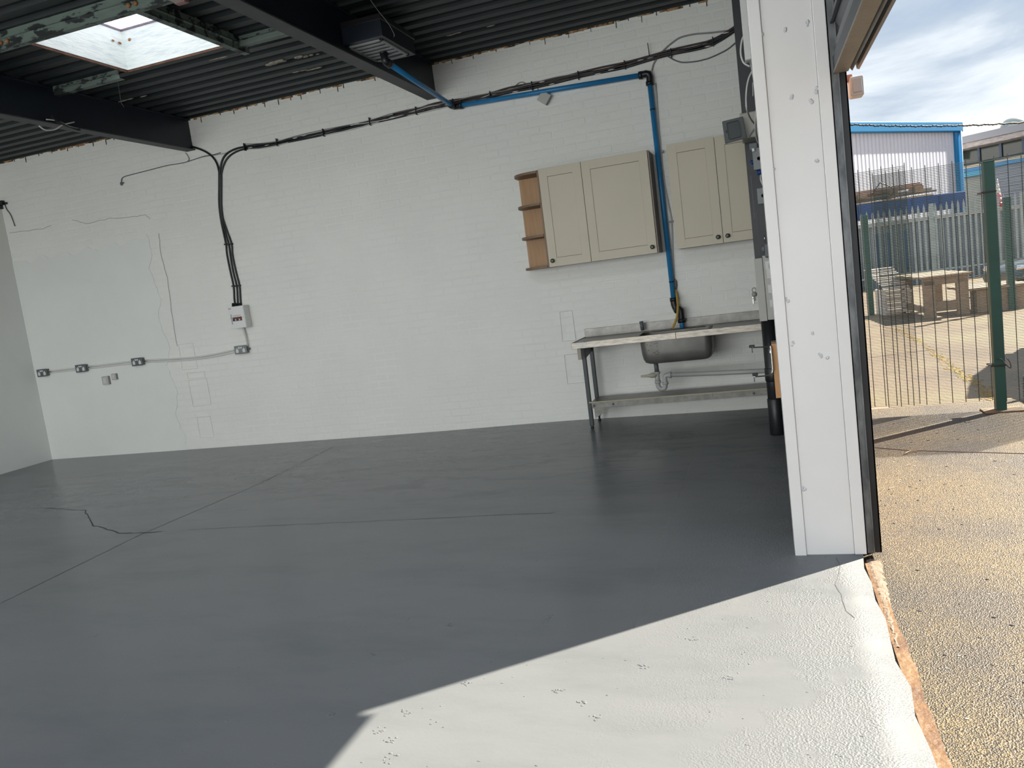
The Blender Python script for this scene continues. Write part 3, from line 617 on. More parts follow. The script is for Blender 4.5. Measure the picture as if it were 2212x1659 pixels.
part('cable', MB().tube(off(bund[-3:], -.012, -.004)[:-1]+[(-5.306, 7.802, 3.333), (-5.417, 7.802, 3.327), (-5.515, 7.802, 3.299), (-5.587, 7.802, 3.250), (-5.639, 7.802, 3.182), (-5.680, 7.802, 3.101)], .010, 8, 4), black, t)
dust = MB()
for x, y, z in bund[1::2]:
    for k in range(2): dust.sphere((x+R.uniform(-.15, .15), y-.012, z+R.uniform(-.02, .02)), .009, (4, .5, .6), 6, 4)
part('paint_smear', dust, whitep, t, kind='stuff')
clip = MB()
for x, y, z in bund[::2]: clip.box(x-.004, x+.004, y-.03, y+.01, z-.035, z+.045, .002)
part('cable_clip', clip, black, t, kind='stuff')
cable('black cable curving off the left beam end down to the junction', [(-6.058, 7.802, 3.505), (-5.976, 7.802, 3.470), (-5.872, 7.802, 3.421), (-5.784, 7.802, 3.360), (-5.728, 7.802, 3.294), (-5.700, 7.802, 3.218), (-5.694, 7.802, 3.124)], .0115, black)
drops = [[(-5.696, 7.802, 3.145), (-5.725, 7.802, 3.006), (-5.767, 7.802, 2.805), (-5.779, 7.802, 2.625), (-5.774, 7.802, 2.494), (-5.767, 7.802, 2.346), (-5.777, 7.802, 2.231), (-5.771, 7.802, 2.045), (-5.762, 7.802, 1.869), (-5.779, 7.802, 1.727), (-5.786, 7.802, 1.626)],
         [(-5.684, 7.802, 3.143), (-5.710, 7.802, 3.003), (-5.748, 7.802, 2.803), (-5.763, 7.802, 2.638), (-5.750, 7.802, 2.490), (-5.730, 7.802, 2.340), (-5.734, 7.802, 2.225), (-5.734, 7.802, 2.040), (-5.719, 7.802, 1.864), (-5.735, 7.802, 1.722), (-5.749, 7.802, 1.622)],
         [(-5.664, 7.802, 3.150), (-5.695, 7.802, 3.001), (-5.736, 7.802, 2.801), (-5.749, 7.802, 2.647), (-5.723, 7.802, 2.497), (-5.692, 7.802, 2.340), (-5.704, 7.802, 2.221), (-5.697, 7.802, 2.036), (-5.681, 7.802, 1.864), (-5.698, 7.802, 1.717), (-5.706, 7.802, 1.617)]]
for lab, P in zip(('leftmost of the three black cables dropping to the fuse box', 'middle of the three black cables dropping to the fuse box', 'rightmost of the three black cables dropping to the fuse box'), drops):
    t = thing('supply_cable', lab, 'cable', P[-1], 'black cables down to the fuse box')
    part('cable', MB().tube(P, .0105, 8, 4), black, t)
    part('gland', MB().cyl((P[-1][0], P[-1][1]-.03, P[-1][2]+.05), (P[-1][0], P[-1][1]-.04, P[-1][2]-.035), .013, 10, .019), black, t)
    for k in (5, 8): part('cable_clip', MB().box(P[k][0]-.016, P[k][0]+.016, P[k][1]-.02, P[k][1]+.014, P[k][2]-.008, P[k][2]+.008, .003), black, t)
cable('thin black wire running left from the cable junction to a stub in the wall', [(-5.635, 7.802, 3.350), (-5.724, 7.802, 3.344), (-5.862, 7.802, 3.348), (-6.005, 7.802, 3.336), (-6.155, 7.802, 3.325), (-6.382, 7.802, 3.332), (-6.649, 7.802, 3.323), (-6.887, 7.802, 3.315), (-6.990, 7.802, 3.310), (-7.043, 7.802, 3.292), (-7.060, 7.802, 3.247)], .0045, greyd)
cable('thin grey wire linking the beam end to the cable junction', [(-6.005, 7.802, 3.336), (-5.863, 7.802, 3.343), (-5.707, 7.802, 3.336), (-5.551, 7.802, 3.335), (-5.426, 7.802, 3.344)], .003, greyc)
cable('short bent wire under the left beam end', [(-6.100, 7.802, 3.430), (-6.076, 7.802, 3.394), (-6.066, 7.802, 3.351), (-6.103, 7.802, 3.327), (-6.161, 7.802, 3.326)], .004, greyc)
single('wire_stub', MB().sphere((-7.063, 7.802, 3.236), .02, (1, .4, 1.1), 8, 6).sphere((-7.034, 7.802, 3.242), .012, (1.4, .4, .6), 8, 6), greyd, 'dark wire stub ending on the wall left of the beam', 'wire')
t = thing('broken_bracket', 'broken black bracket in the far left corner with a wire hanging off it', 'bracket', (-8.919, 7.802, 3.290))
part('bracket', MB().box(XL+.0, XL+.07, D-.05, D, (-8.940, 7.802, 3.270)[2], (-8.925, 7.802, 3.325)[2], .004).box(XL+.0, XL+.03, D-.04, D, (-8.952, 7.802, 3.226)[2], (-8.937, 7.802, 3.281)[2], .003).sphere((XL+.1, D-.02, (-8.890, 7.802, 3.285)[2]), .018, (1.3, .8, .8), 8, 6), black, t)
part('wire', MB().tube([(-8.891, 7.802, 3.279), (-8.878, 7.802, 3.214), (-8.835, 7.802, 3.145), (-8.812, 7.802, 3.061), (-8.800, 7.802, 2.991)], .0055, 6, 4), greyd, t)
cable('white conduit rising from the blue pipe corner and arching right', [(-0.812, 7.802, 3.270), (-0.800, 7.802, 3.305), (-0.779, 7.802, 3.343), (-0.711, 7.802, 3.412), (-0.656, 7.802, 3.450), (-0.602, 7.802, 3.480), (-0.524, 7.802, 3.509), (-0.398, 7.802, 3.511), (-0.255, 7.802, 3.492), (-0.094, 7.802, 3.478)], .0075, greyc)
cable('grey cable sagging below the bundle toward the dark post', [(-0.870, 7.802, 3.378), (-0.739, 7.802, 3.397), (-0.664, 7.802, 3.373), (-0.597, 7.802, 3.322), (-0.525, 7.802, 3.287), (-0.413, 7.802, 3.272), (-0.338, 7.802, 3.273), (-0.272, 7.802, 3.280), (-0.133, 7.802, 3.316), (-0.052, 7.802, 3.360)], .006, greyd)
single('masonry_rod', MB().tube([(-0.820, 7.750, 3.511), (-0.818, 7.760, 3.449), (-0.821, 7.802, 3.393)], .004, 6), black, 'thin black rod sticking up from the cable bundle left of the conduit', 'rod')
t = thing('hanging_junction_box', 'grey junction box dangling from the cable bundle just under the blue pipe', 'junction box', (-1.855, 7.802, 3.217))
q = (-1.855, 7.802, 3.217); rt = Matrix.Rotation(math.radians(38), 3, 'Y')
part('body', MB().box(q[0]-.05, q[0]+.05, q[1]-.05, q[1]-.002, q[2]-.05, q[2]+.05, .006, rot=rt, piv=q), greyc, t)
part('lid', MB().box(q[0]-.052, q[0]+.052, q[1]-.058, q[1]-.05, q[2]-.052, q[2]+.052, .004, rot=rt, piv=q), mat('grey_lid', (.48, .48, .46), .45), t)
part('flex', MB().tube([(-2.169, 7.802, 3.362), (-2.114, 7.802, 3.409), (-2.057, 7.802, 3.410), (-2.006, 7.802, 3.361), (-1.961, 7.802, 3.304), (-1.905, 7.802, 3.266)], .005, 6, 4), greyc, t)
part('flex', MB().tube([(-1.966, 7.802, 3.379), (-1.923, 7.802, 3.345), (-1.919, 7.802, 3.304), (-1.900, 7.802, 3.266)], .004, 6, 4), greyc, t)

# ---------------------------------------------------------------- blue water pipe
t = thing('blue_pipe', 'blue plastic water pipe from the vent box across the wall and down to the sink', 'pipe', (-2.783, 7.802, 3.309))
pr_ = .0235; e1 = (-2.792, 7.760, 3.312); e2 = (-0.840, 7.760, 3.238); e3 = (-0.825, 7.760, 1.089)
st_ = (-2.799, 6.277, 3.420)
part('pipe', MB().cyl(st_, e1, pr_, 16), bluepipe, t)
part('pipe', MB().cyl(e1, e2, pr_, 16), bluepipe, t)
part('pipe', MB().cyl(e2, e3, pr_, 16), bluepipe, t)
e4 = (-0.765, 7.700, 0.970); e5 = (-0.767, 7.700, 0.823)
part('pipe', MB().cyl(e4, e5, pr_*.9, 16), bluepipe, t)
def fitting(*pts): 
    mb = MB(); P = [Vector(p) for p in pts]; mb.tube(P, .031, 14, 3)
    for a_, b_ in ((P[0], P[1]), (P[-1], P[-2])):
        d = (b_-a_).normalized(); mb.tube([a_-d*.012, a_+d*.022], .036, 14)
    part('elbow', mb, black, t)
def toward_(a_, b_, d): return Vector(a_)+(Vector(b_)-Vector(a_)).normalized()*d
fitting(toward_(e1, st_, .07), e1, toward_(e1, e2, .08))
fitting(toward_(e2, e1, .08), e2, toward_(e2, e3, .09))
fitting(toward_(e3, e2, .05), e3, Vector(e3)+Vector((.02, -.02, -.06)), Vector(e4)+Vector((-.03, 0, .06)), Vector(e4)+Vector((0, 0, .06)), Vector(e4)+Vector((0, 0, -.05)))
fitting(toward_(st_, e1, .06), Vector(st_), Vector(st_)+Vector((-.02, .03, .08)))
for a_ in (.45,): 
    q = Vector(e2).lerp(Vector(e3), .15); part('pipe_clip', MB().lathe(q, [(.025, -.006), (.026, 0), (.025, .006)], 'z', 14).box(q.x-.006, q.x+.006, q.y, D, q.z-.006, q.z+.006), black, t)
q = Vector(e2).lerp(Vector(e3), .9); part('pipe_clip', MB().lathe(q, [(.025, -.006), (.026, 0), (.025, .006)], 'z', 14).box(q.x-.006, q.x+.006, q.y, D, q.z-.006, q.z+.006), black, t)
t = thing('conduit', 'thin pale conduit down the wall beside the blue pipe, ending in a brass valve', 'conduit', (-0.804, 7.802, 1.294))
part('tube', MB().tube([(-0.790, 7.802, 3.153), (-0.804, 7.802, 2.690), (-0.805, 7.802, 2.390), (-0.801, 7.802, 2.216), (-0.780, 7.802, 1.996), (-0.772, 7.802, 1.864), (-0.790, 7.802, 1.603), (-0.805, 7.802, 1.321)], .007, 8, 3), mat('pale_conduit', (.5, .5, .48), .4), t)
part('clip', MB().box((-0.776, 7.802, 1.869)[0]-.02, (-0.776, 7.802, 1.869)[0]+.02, D-.03, D, (-0.776, 7.802, 1.869)[2]-.008, (-0.776, 7.802, 1.869)[2]+.008, .003).box((-0.791, 7.802, 2.525)[0]-.012, (-0.791, 7.802, 2.525)[0]+.012, D-.03, D, (-0.791, 7.802, 2.525)[2]-.012, (-0.791, 7.802, 2.525)[2]+.012, .003), greyc, t)
part('valve', MB().tube([(-0.801, 7.802, 1.325), (-0.799, 7.802, 1.302), (-0.799, 7.802, 1.258), (-0.803, 7.802, 1.218)], .012, 10, rs=[.010, .02, .02, .012]), galv, t)
part('hose', MB().tube([(-0.801, 7.790, 1.227), (-0.789, 7.740, 1.161), (-0.783, 7.680, 1.075), (-0.790, 7.620, 0.992), (-0.810, 7.580, 0.931), (-0.843, 7.550, 0.871)], .011, 10, 5), brass, t, 'yellow hose')

# ---------------------------------------------------------------- sockets, conduits, fuse box
def socket_box(x, z, label, w=.168, dark=greyd):
    t = thing('double_socket', label, 'socket', (x, D-.05, z), 'metal double sockets along the wall')
    part('back_box', MB().box(x-w/2+.006, x+w/2-.002, D-.042, D-.002, z-.043, z+.043, .004), galv, t)
    part('faceplate', MB().box(x-w/2, x+w/2, D-.05, D-.042, z-.048, z+.048, .006), dark, t)
    for s in (-1, 1):
        part('outlet', MB().box(x+s*.045-.018, x+s*.045+.018, D-.053, D-.05, z-.032, z+.008, .003).box(x+s*.045-.006, x+s*.045+.006, D-.053, D-.05, z+.008, z+.022, .002), whitep, t)
        part('switch', MB().box(x+s*.014-.010, x+s*.014+.010, D-.055, D-.05, z+.014, z+.034, .002), whitep, t)
    part('gland', MB().cyl((x+w/2-.005, D-.022, z), (x+w/2+.022, D-.022, z), .014, 10), greyd, t)
socket_box(-8.80, 1.135, 'grey metal double socket nearest the left corner')
socket_box(-8.165, 1.135, 'grey metal double socket, second from the left corner')
socket_box(-7.285, 1.135, 'grey metal double socket above the two small blank plates')
socket_box(-5.785, 1.135, 'paler grey double socket right under the fuse box', dark=greyp)
def conduit(pts, label, m=whitep):
    t = thing('conduit', label, 'conduit', pts[0])
    for dz in (-.012, .012): part('tube', MB().tube([(x, y, z+dz) for x, y, z in pts], .0095, 8, 4), m, t)
conduit([(-8.70, D-.02, 1.135), (-8.25, D-.02, 1.135)], 'white twin conduit between the two sockets nearest the left corner')
conduit([(-8.07, D-.02, 1.135), (-7.37, D-.02, 1.135)], 'white twin conduit between the second and third sockets')
conduit([(-7.18, D-.02, 1.13), (-6.7, D-.02, 1.105), (-6.3, D-.02, 1.10), (-5.87, D-.02, 1.13)], 'white twin conduit sagging to the socket under the fuse box')
conduit([(-5.715, D-.03, 1.385), (-5.70, D-.03, 1.27), (-5.695, D-.03, 1.18)], 'short white flex pair from fuse box down to socket', whitec)
def plate(x, z, s, label):
    t = thing('blank_plate', label, 'wall plate', (x, D-.03, z))
    part('box', MB().box(x-s+.004, x+s, D-.032, D-.002, z-s, z+s, .004), greyc, t)
    part('cover', MB().box(x-s, x+s-.006, D-.038, D-.030, z-s, z+s, .004), mat('pale_plate', (.50, .50, .48), .45), t)
    part('patch', MB().box(x-s*.6, x+s*.35, D-.040, D-.037, z-s*.7, z+s*.6, .003), whitec, t)
plate(-7.83, .95, .052, 'larger pale square blank plate below the sockets'); plate(-7.69, .985, .038, 'smaller pale square blank plate, right of the larger one')
t = thing('fuse_box', 'white consumer unit with a row of breakers under three black cables', 'fuse box', (-5.72, D-.06, 1.38))
fx0, fx1, fz0, fz1, fy = -5.815, -5.605, 1.385, 1.635, D-.115
part('enclosure', MB().box(fx0+.003, fx1, fy+.008, D-.002, fz0, fz1, .003), whitep, t)
part('front_cover', MB().box(fx0, fx1-.004, fy, fy+.008, fz0, fz1, .003), mat('white_enamel', (.80, .80, .79), .35), t)
part('breaker_window', MB().box(fx0+.045, fx1-.04, fy-.003, fy, fz0+.083, fz0+.128, .001), mat('breaker_strip', (.10, .06, .05), .5), t)
for k in range(7): part('breaker', MB().box(fx0+.050+k*.0165, fx0+.062+k*.0165, fy-.009, fy-.003, fz0+.088, fz0+.106, .001), [black, greyd, whitep, black, red, whitep, red][k], t)
part('hinge', MB().box(fx0+.028, fx0+.036, fy-.004, fy, fz0+.05, fz0+.165, .001), greyc, t)
part('label_strip', MB().box(fx0+.05, fx1-.05, fy-.0015, fy, fz0+.137, fz0+.15), mat('pale_label', (.62, .52, .48), .6), t)
part('logo', MB().box(fx0+.01, fx0+.045, fy-.0015, fy, fz1-.024, fz1-.017), red, t)
for x_ in (fx0+.02, fx1-.02): part('screw', MB().lathe((x_, fy, fz0+.12), [(.004, 0), (.004, -.003)], 'y', 8), greyd, t)

# ---------------------------------------------------------------- kitchen wall cabinets
CY = 7.485
def cabinet(x0, x1, z0, z1, label, doors, right_side=True):
    t = thing('wall_cabinet', label, 'cabinet', ((x0+x1)/2, 7.65, z0))
    part('carcass', MB().box(x0, x1, CY+.021, D-.002, z0+.002, z1-.002, .001), carc, t)
    for (a_, b_, kx) in doors:
        dt = part('door', door_panel(a_+.002, b_-.002, z0, z1), cream, t)
        s_ = .082; mb = MB()
        # groove lines round the recessed panel
        for (p0, p1, q0, q1) in [(a_+s_, b_-s_, z0+s_, z0+s_+.004), (a_+s_, b_-s_, z1-s_-.004, z1-s_), (a_+s_, a_+s_+.003, z0+s_, z1-s_), (b_-s_-.003, b_-s_, z0+s_, z1-s_)]:
            mb.box(p0, p1, CY+.0052, CY+.0072, q0, q1)
        part('groove', mb, creamdark, dt)
        kz = z0+.058
        part('knob', MB().lathe((kx, CY, kz), [(.008, 0), (.007, -.012), (.019, -.018), (.020, -.024), (.013, -.028), (.001, -.029)], 'y', 20), mat('dark_pewter', (.07, .07, .065), .35, metal=.6), dt)
        part('knob_ring', MB().lathe((kx, CY-.026, kz), [(.008, -.001), (.010, -.004), (.012, -.001)], 'y', 16), galv, dt)
    return t
def door_panel(x0, x1, z0, z1):
    s_ = .082; mb = MB(); y0, y1, y2 = CY, CY+.02, CY+.006
    mb.box(x0, x0+s_, y0, y1, z0, z1, .0015).box(x1-s_, x1, y0, y1, z0, z1, .0015)
    mb.box(x0+s_-.001, x1-s_+.001, y0+.0004, y1, z0, z0+s_, .001).box(x0+s_-.001, x1-s_+.001, y0+.0004, y1, z1-s_, z1, .001)
    mb.box(x0+s_-.002, x1-s_+.002, y2, y1-.002, z0+s_-.002, z1-s_+.002)
    return mb
cz0, cz1 = 1.59, 2.522
cabinet(-1.937, -.885, cz0, cz1, 'cream double-door wall cabinet with wooden end shelves beside it', [(-1.937, -1.521, -1.895), (-1.521, -.897, -.937)])
cabinet(-.722, .11, cz0+.008, cz1+.012, 'cream double-door wall cabinet between the blue pipe and the dark post', [(-.722, -.303, -.345), (-.303, .11, -.262)])
t = thing('end_shelf_unit', 'open oak end shelves with rounded corners left of the cream cabinet', 'shelf', (-2.05, 7.7, cz0))
part('back_panel', MB().box(-2.225, -1.94, D-.016, D-.003, cz0+.01, cz1-.02, .001), oak, t)
part('side_panel', MB().box(-1.958, -1.941, CY+.02, D-.003, cz0, cz1-.005, .001), oakd, t)
for z in (cz0, cz0+.30, cz0+.60, cz1-.03):
    prof = [(-1.958, D-.003), (-2.235, D-.003)]+[(-1.958-.277*math.cos(a_*math.pi/20)**.8, D-.06-.26*math.sin(a_*math.pi/20)**.8) for a_ in range(0, 11)]
    part('shelf', MB().prism(prof, 'z', z, z+.022), oakd, t)
part('hinge', MB().box(-1.966, -1.958, CY+.06, CY+.075, cz0+.03, cz0+.07, .001), chrome, t)

# ---------------------------------------------------------------- stainless sink bench
t = thing('sink_bench', 'stainless steel catering sink bench on dark legs under the wall cabinets', 'sink', (-.85, 7.5, 0))
bx0, bx1, by0, by1, bz = -1.742, .10, 7.2, D-.004, .855
top_ = MB(); kx0, kx1, ky0, ky1 = -1.125, -.47, 7.27, 7.66
for a_ in [(bx0, kx0, by0, by1), (kx1, bx1, by0, by1), (kx0, kx1, by0, ky0), (kx0, kx1, ky1, by1)]: top_.box(*a_, bz-.006, bz)
part('worktop', top_, steel, t)
part('front_lip', MB().box(bx0, -.78, by0-.004, by0+.004, bz-.052, bz+.006, .002), steeldirty, t)
part('front_lip', MB().box(-.778, bx1, by0-.004, by0+.004, bz-.052, bz+.006, .002), steeldirty, t)
part('side_lip', MB().box(bx0-.003, bx0+.003, by0, by1, bz-.05, bz+.006, .002), steel, t)
part('splashback', MB().box(bx0+.004, bx1, by1-.014, by1, bz, bz+.085, .002), steel, t)
def rrect(x0, x1, y0, y1, r, n=6):
    P = []
    for cx_, cy_, a0 in ((x1-r, y1-r, 0), (x0+r, y1-r, 90), (x0+r, y0+r, 180), (x1-r, y0+r, 270)):
        for k in range(n+1): a_ = math.radians(a0+90*k/n); P.append((cx_+r*math.cos(a_), cy_+r*math.sin(a_)))
    return P
mb = MB(); rings = []
for ins, z in [(0, bz), (.0, bz-.03), (.006, bz-.17), (.014, bz-.225), (.028, bz-.258), (.055, bz-.273), (.1, bz-.276)]:
    rings.append([mb.bm.verts.new((x, y, z)) for x, y in rrect(kx0+ins, kx1-ins, ky0+ins, ky1-ins, .07)])
for a_, b_ in zip(rings, rings[1:]):
    n = len(a_)
    for k in range(n): mb.bm.faces.new((a_[k], a_[(k+1) % n], b_[(k+1) % n], b_[k])).smooth = True
mb.bm.faces.new(rings[-1]); part('basin', mb, mat('dull_basin_steel', (.165, .16, .15), .42, metal=.5, col2=(.22, .21, .195), vscale=5), t)
mb = MB()
for k in range(16): mb.sphere((kx0+.06+R.uniform(0, .11), ky0+.001, bz-.07-R.uniform(0, .12)), .0035, (1, .4, 1), 6, 4)
part('rust_spots', mb, rustd, t, kind='stuff')
part('tap_stub', MB().cyl((-1.143, 7.700, 0.872), (-1.147, 7.700, 0.963), .017, 14, .02), greyd, t)
part('drain_hole', MB().lathe((-1.62, 7.30, bz), [(.03, 0), (.028, .002), (.02, .0015)], 'z', 16), black, t)
part('tape', MB().box(bx0+.055, bx0+.105, by0-.006, by0-.003, bz-.03, bz-.004).box(bx0+.11, bx0+.145, by0-.006, by0-.003, bz-.03, bz-.004), whitep, t)
legm = mat('dark_leg', (.010, .017, .022), .4)
for i, (x, y) in enumerate([(-1.672, 7.36), (-1.667, 7.70), (.055, 7.36), (.055, 7.70)]):
    l_ = part('leg', MB().box(x-.019, x+.019, y-.019, y+.019, .034 if y < 7.5 else .07, bz-.006, .004), legm, t)
    part('foot', MB().lathe((x, y, floor_z(x, y)), [(.016, 0), (.018, .01), (.010, .02), (.010, .06)], 'z', 12), black, l_)
part('gusset', MB().prism([(7.36, bz-.006), (7.70, bz-.006), (7.70, bz-.13), (7.62, bz-.14), (7.36, bz-.17)], 'x', -1.668, -1.662), mat('gusset_dark', (.06, .07, .075), .45), t)
part('angle_bracket', MB().box(-1.70, -1.665, 7.22, 7.24, bz-.16, bz-.05, .003), mat('scuffed_paint', (.38, .34, .28), .6), t)
sz = .255
part('undershelf', MB().box(-1.66, .08, 7.35, 7.70, sz, sz+.008, .001), steel, t)
part('shelf_lip', MB().box(-1.65, -.52, 7.336, 7.344, sz-.048, sz+.004, .001), galv, t)
part('shelf_lip', MB().box(-.517, .08, 7.336, 7.344, sz-.048, sz+.004, .001), galv, t)
part('shelf_trim', MB().box(-1.67, .08, 7.332, 7.342, sz+.004, sz+.016, .001), mat('yellowed_strip', (.42, .38, .26), .5), t)
part('gusset', MB().prism([(-1.63, sz-.045), (-1.44, sz-.045), (-1.5, sz-.07), (-1.63, sz-.15)], 'y', 7.345, 7.352), galv, t)
for x_ in (-1.625, -1.44, -.16): part('bolt', MB().lathe((x_, 7.336, sz-.022), [(.011, 0), (.009, -.006), (.001, -.007)], 'y', 10), greyd, t)
# waste trap
t = thing('waste_trap', 'grey plastic sink trap and long waste pipe under the basin', 'pipe', (-.95, 7.45, .4))
ty = 7.45
def tq(x, y): 
    return None
a0, a1, a2 = (-1.016, 7.450, 0.552), (-1.014, 7.450, 0.490), (-1.017, 7.450, 0.380)
part('tailpiece', MB().cyl((a0[0], ty, bz-.275), a1, .021, 14), greyd, t)
part('nut', MB().cyl(a1, (a1[0], ty, a1[2]-.02), .029, 14), wastep, t)
part('body', MB().cyl(a1, a2, .023, 14), wastep, t)
u = [(-1.015, 7.450, 0.393), (-1.015, 7.450, 0.353), (-0.992, 7.450, 0.324), (-0.957, 7.450, 0.330), (-0.948, 7.450, 0.374), (-0.947, 7.450, 0.427), (-0.932, 7.450, 0.447), (-0.893, 7.450, 0.448)]
part('u_bend', MB().tube(u, .022, 14, 5), wastep, t)
for q in (u[0], u[4]): part('nut', MB().cyl((q[0], q[1], q[2]-.01), (q[0], q[1], q[2]+.012), .030, 12), wastep, t)
part('nut', MB().cyl((-0.910, 7.450, 0.448), (-0.884, 7.450, 0.448), .030, 12), wastep, t)
part('waste_pipe', MB().tube([(-0.893, 7.450, 0.448), (-0.414, 7.300, 0.446), (-0.036, 7.100, 0.459)], .0205, 14), wastep, t)
part('spigot', MB().tube([(-1.017, 7.450, 0.459), (-1.062, 7.430, 0.462), (-1.096, 7.420, 0.462), (-1.162, 7.400, 0.466)], .02, 12, rs=[.023, .024, .013, .009]), mat('yellowed_spigot', (.45, .44, .34), .45), t)

# ---------------------------------------------------------------- outside ground and threshold
GZ = -.04
GM = bpy.data.materials.new('aggregate_concrete'); GM.use_nodes = True; t_ = GM.node_tree; b = t_.nodes['Principled BSDF']; L = t_.links.new
tcn = N(t_, 'ShaderNodeTexCoord')
nl = N(t_, 'ShaderNodeTexNoise', Scale=1.1, Detail=6., Roughness=.6); L(tcn.outputs['Object'], nl.inputs['Vector'])
rl = ramp(t_, nl.outputs[0], [(.38, (.026, .020, .014)), (.47, (.044, .032, .015)), (.60, (.062, .044, .016))])
nf = N(t_, 'ShaderNodeTexVoronoi', Scale=170.); L(tcn.outputs['Object'], nf.inputs['Vector'])
rf = ramp(t_, nf.outputs['Color'], [(.25, (.28, .25, .24)), (.5, (.9, .86, .8)), (.75, (1.5, 1.42, 1.3)), (.9, (3.4, 3.2, 3.0))])
mm = N(t_, 'ShaderNodeMix', data_type='RGBA', blend_type='MULTIPLY'); mm.inputs[0].default_value = 1
L(rl.outputs[0], mm.inputs[6]); L(rf.outputs[0], mm.inputs[7]); L(mm.outputs[2], b.inputs['Base Color'])
b.inputs['Roughness'].default_value = .55
bb = N(t_, 'ShaderNodeBump', Strength=.8, Distance=.004); L(nf.outputs['Distance'], bb.inputs['Height']); L(bb.outputs[0], b.inputs['Normal'])
struct('floor.001', MB().box(.30, 7.0, -6, 7.6, GZ-.2, GZ), GM).name = 'ground_apron'
tarm = mat('pale_tarmac', (.30, .245, .20), .6, stops=[(.3, (.10, .076, .058)), (.5, (.165, .12, .08)), (.7, (.22, .16, .09))], vscale=.7, detail=9, bump=.5, bscale=60)
struct('ground_yard', MB().box(-30, 60, 7.6, 90, GZ-.2, GZ-.004), tarm)
struct('ground_apron_far', MB().box(7.0, 60, -20, 7.6, GZ-.2, GZ-.004), tarm)
mb = MB(); n = 60; Lf = []; Rt = []
for k in range(n+1):
    y = -2.2+6.05*k/n; Lf.append((.34, y)); Rt.append((.385+.004*math.sin(k*.9)+R.uniform(-.004, .006)-(.0 if y < 3.2 else .02*(y-3.2)), y))
for k in range(n):
    a_ = [mb.bm.verts.new((*q, z)) for q, z in ((Lf[k], -.028), (Rt[k], -.030), (Rt[k+1], -.030), (Lf[k+1], -.028))]; mb.bm.faces.new(a_)
    c_ = [mb.bm.verts.new((*q, z)) for q, z in ((Rt[k], -.030), (Rt[k], -.05), (Rt[k+1], -.05), (Rt[k+1], -.030))]; mb.bm.faces.new(c_)
tm = mat('rusted_threshold', (.12, .06, .02), .6, stops=[(.38, (.075, .032, .010)), (.5, (.115, .055, .018)), (.68, (.15, .085, .035))], vscale=7, bump=.6, bscale=40)
single('threshold_strip', mb, tm, 'rusty steel strip along the edge of the painted floor', 'threshold')
mb = MB(); n = 40; prev = None
for k in range(n+1):
    y = 3.0+.88*k/n; wd = .012+.05*(k/n)+R.uniform(-.006, .006)
    row = [mb.bm.verts.new((.352+wd*q+R.uniform(-.003, .003), y+R.uniform(-.004, .004), -.029+(.007*math.sin(q*3.1))-.010*q+R.uniform(-.002, .002))) for q in (0, .25, .5, .75, 1)]
    if prev:
        for q in range(4): mb.bm.faces.new((prev[q], prev[q+1], row[q+1], row[q]))
    prev = row
single('cement_haunch', mb, mat('pale_cement', (.20, .15, .115), .85, col2=(.13, .09, .06), vscale=25, bump=1., bscale=60), 'crumbly pale cement at the foot of the guide rail', 'cement')
# loose bits on the apron
mb = MB()
for k in range(170):
    x, y = R.uniform(.45, 2.0), R.uniform(1.9, 7.0); mb.sphere((x, y, GZ+.001), R.uniform(.0025, .007), (R.uniform(.8, 2.2), 1, .5), 6, 4)
single('loose_grit', mb, mat('dark_grit', (.05, .045, .05), .8), 'scattered dark grit and leaf bits on the concrete outside', 'grit', kind='stuff')
mb = MB()
for k in range(90):
    x, y = R.uniform(.45, 1.6), R.uniform(1.9, 6.0); mb.sphere((x, y, GZ+.001), R.uniform(.002, .0055), (R.uniform(.8, 1.8), 1, .5), 6, 4)
single('pale_chips', mb, mat('pale_chip', (.5, .46, .4), .6), 'scattered pale stone chips on the concrete outside', 'grit', kind='stuff')
single('twig', MB().tube([(0.826, 5.892, -0.035), (0.878, 5.954, -0.030), (0.915, 5.938, -0.035)], .004, 6, 3), woodl, 'thin pale twig lying on the concrete before the fence', 'twig')
# drain cover slots / puddle edge line: a shallow joint in the apron
single('ground_joint', MB().tube([(0.672, 6.138, -0.041), (0.864, 6.003, -0.041), (1.133, 5.896, -0.041), (1.511, 5.752, -0.041)], .006, 4), mat('joint_dirt', (.10, .08, .08), .9), 'thin dark joint line across the concrete apron', 'joint')

# ---------------------------------------------------------------- green mesh fence
def mesh_panel(x0, x1, y, z0, z1, yslope=0.):
    t = thing('mesh_panel', None, 'fence panel', (x0, y, z0), 'green mesh fence panels')
    mb = MB(); n = int((z1-z0)/.0128)
    for k in range(n+1):
        z = z0+(z1-z0)*k/n; mb.tube([(x0, y, z), (x1, y+yslope, z)], .0021, 4, cap=False)
    part('horizontal_wire', mb, greenw, t, kind='stuff')
    n = round((x1-x0)/.092)
    vm = MB().tube([(0, 0, z0), (0, 0, z1+.025)], .003, 4).mesh('vertical_wire', greenw)
    for k in range(n+1):
        o = ob('vertical_wire', vm, t); u_ = k/n
        o.matrix_parent_inverse = Matrix(); o.location = (x0+(x1-x0)*u_-x0, yslope*u_-.005, -z0)
    return t
pA = mesh_panel(.47, 1.165, 7.2545, .0478, 2.01); pA['label'] = 'green mesh fence panel on the left, raised and overlapping behind'
pB = mesh_panel(.925, 1.70, 7.25, .035, 1.965); pB['label'] = 'green mesh fence panel between the overlap and the near post'
pC = mesh_panel(1.80, 3.0, 7.25, .02, 1.955); pC['label'] = 'green mesh fence panel right of the near green post'
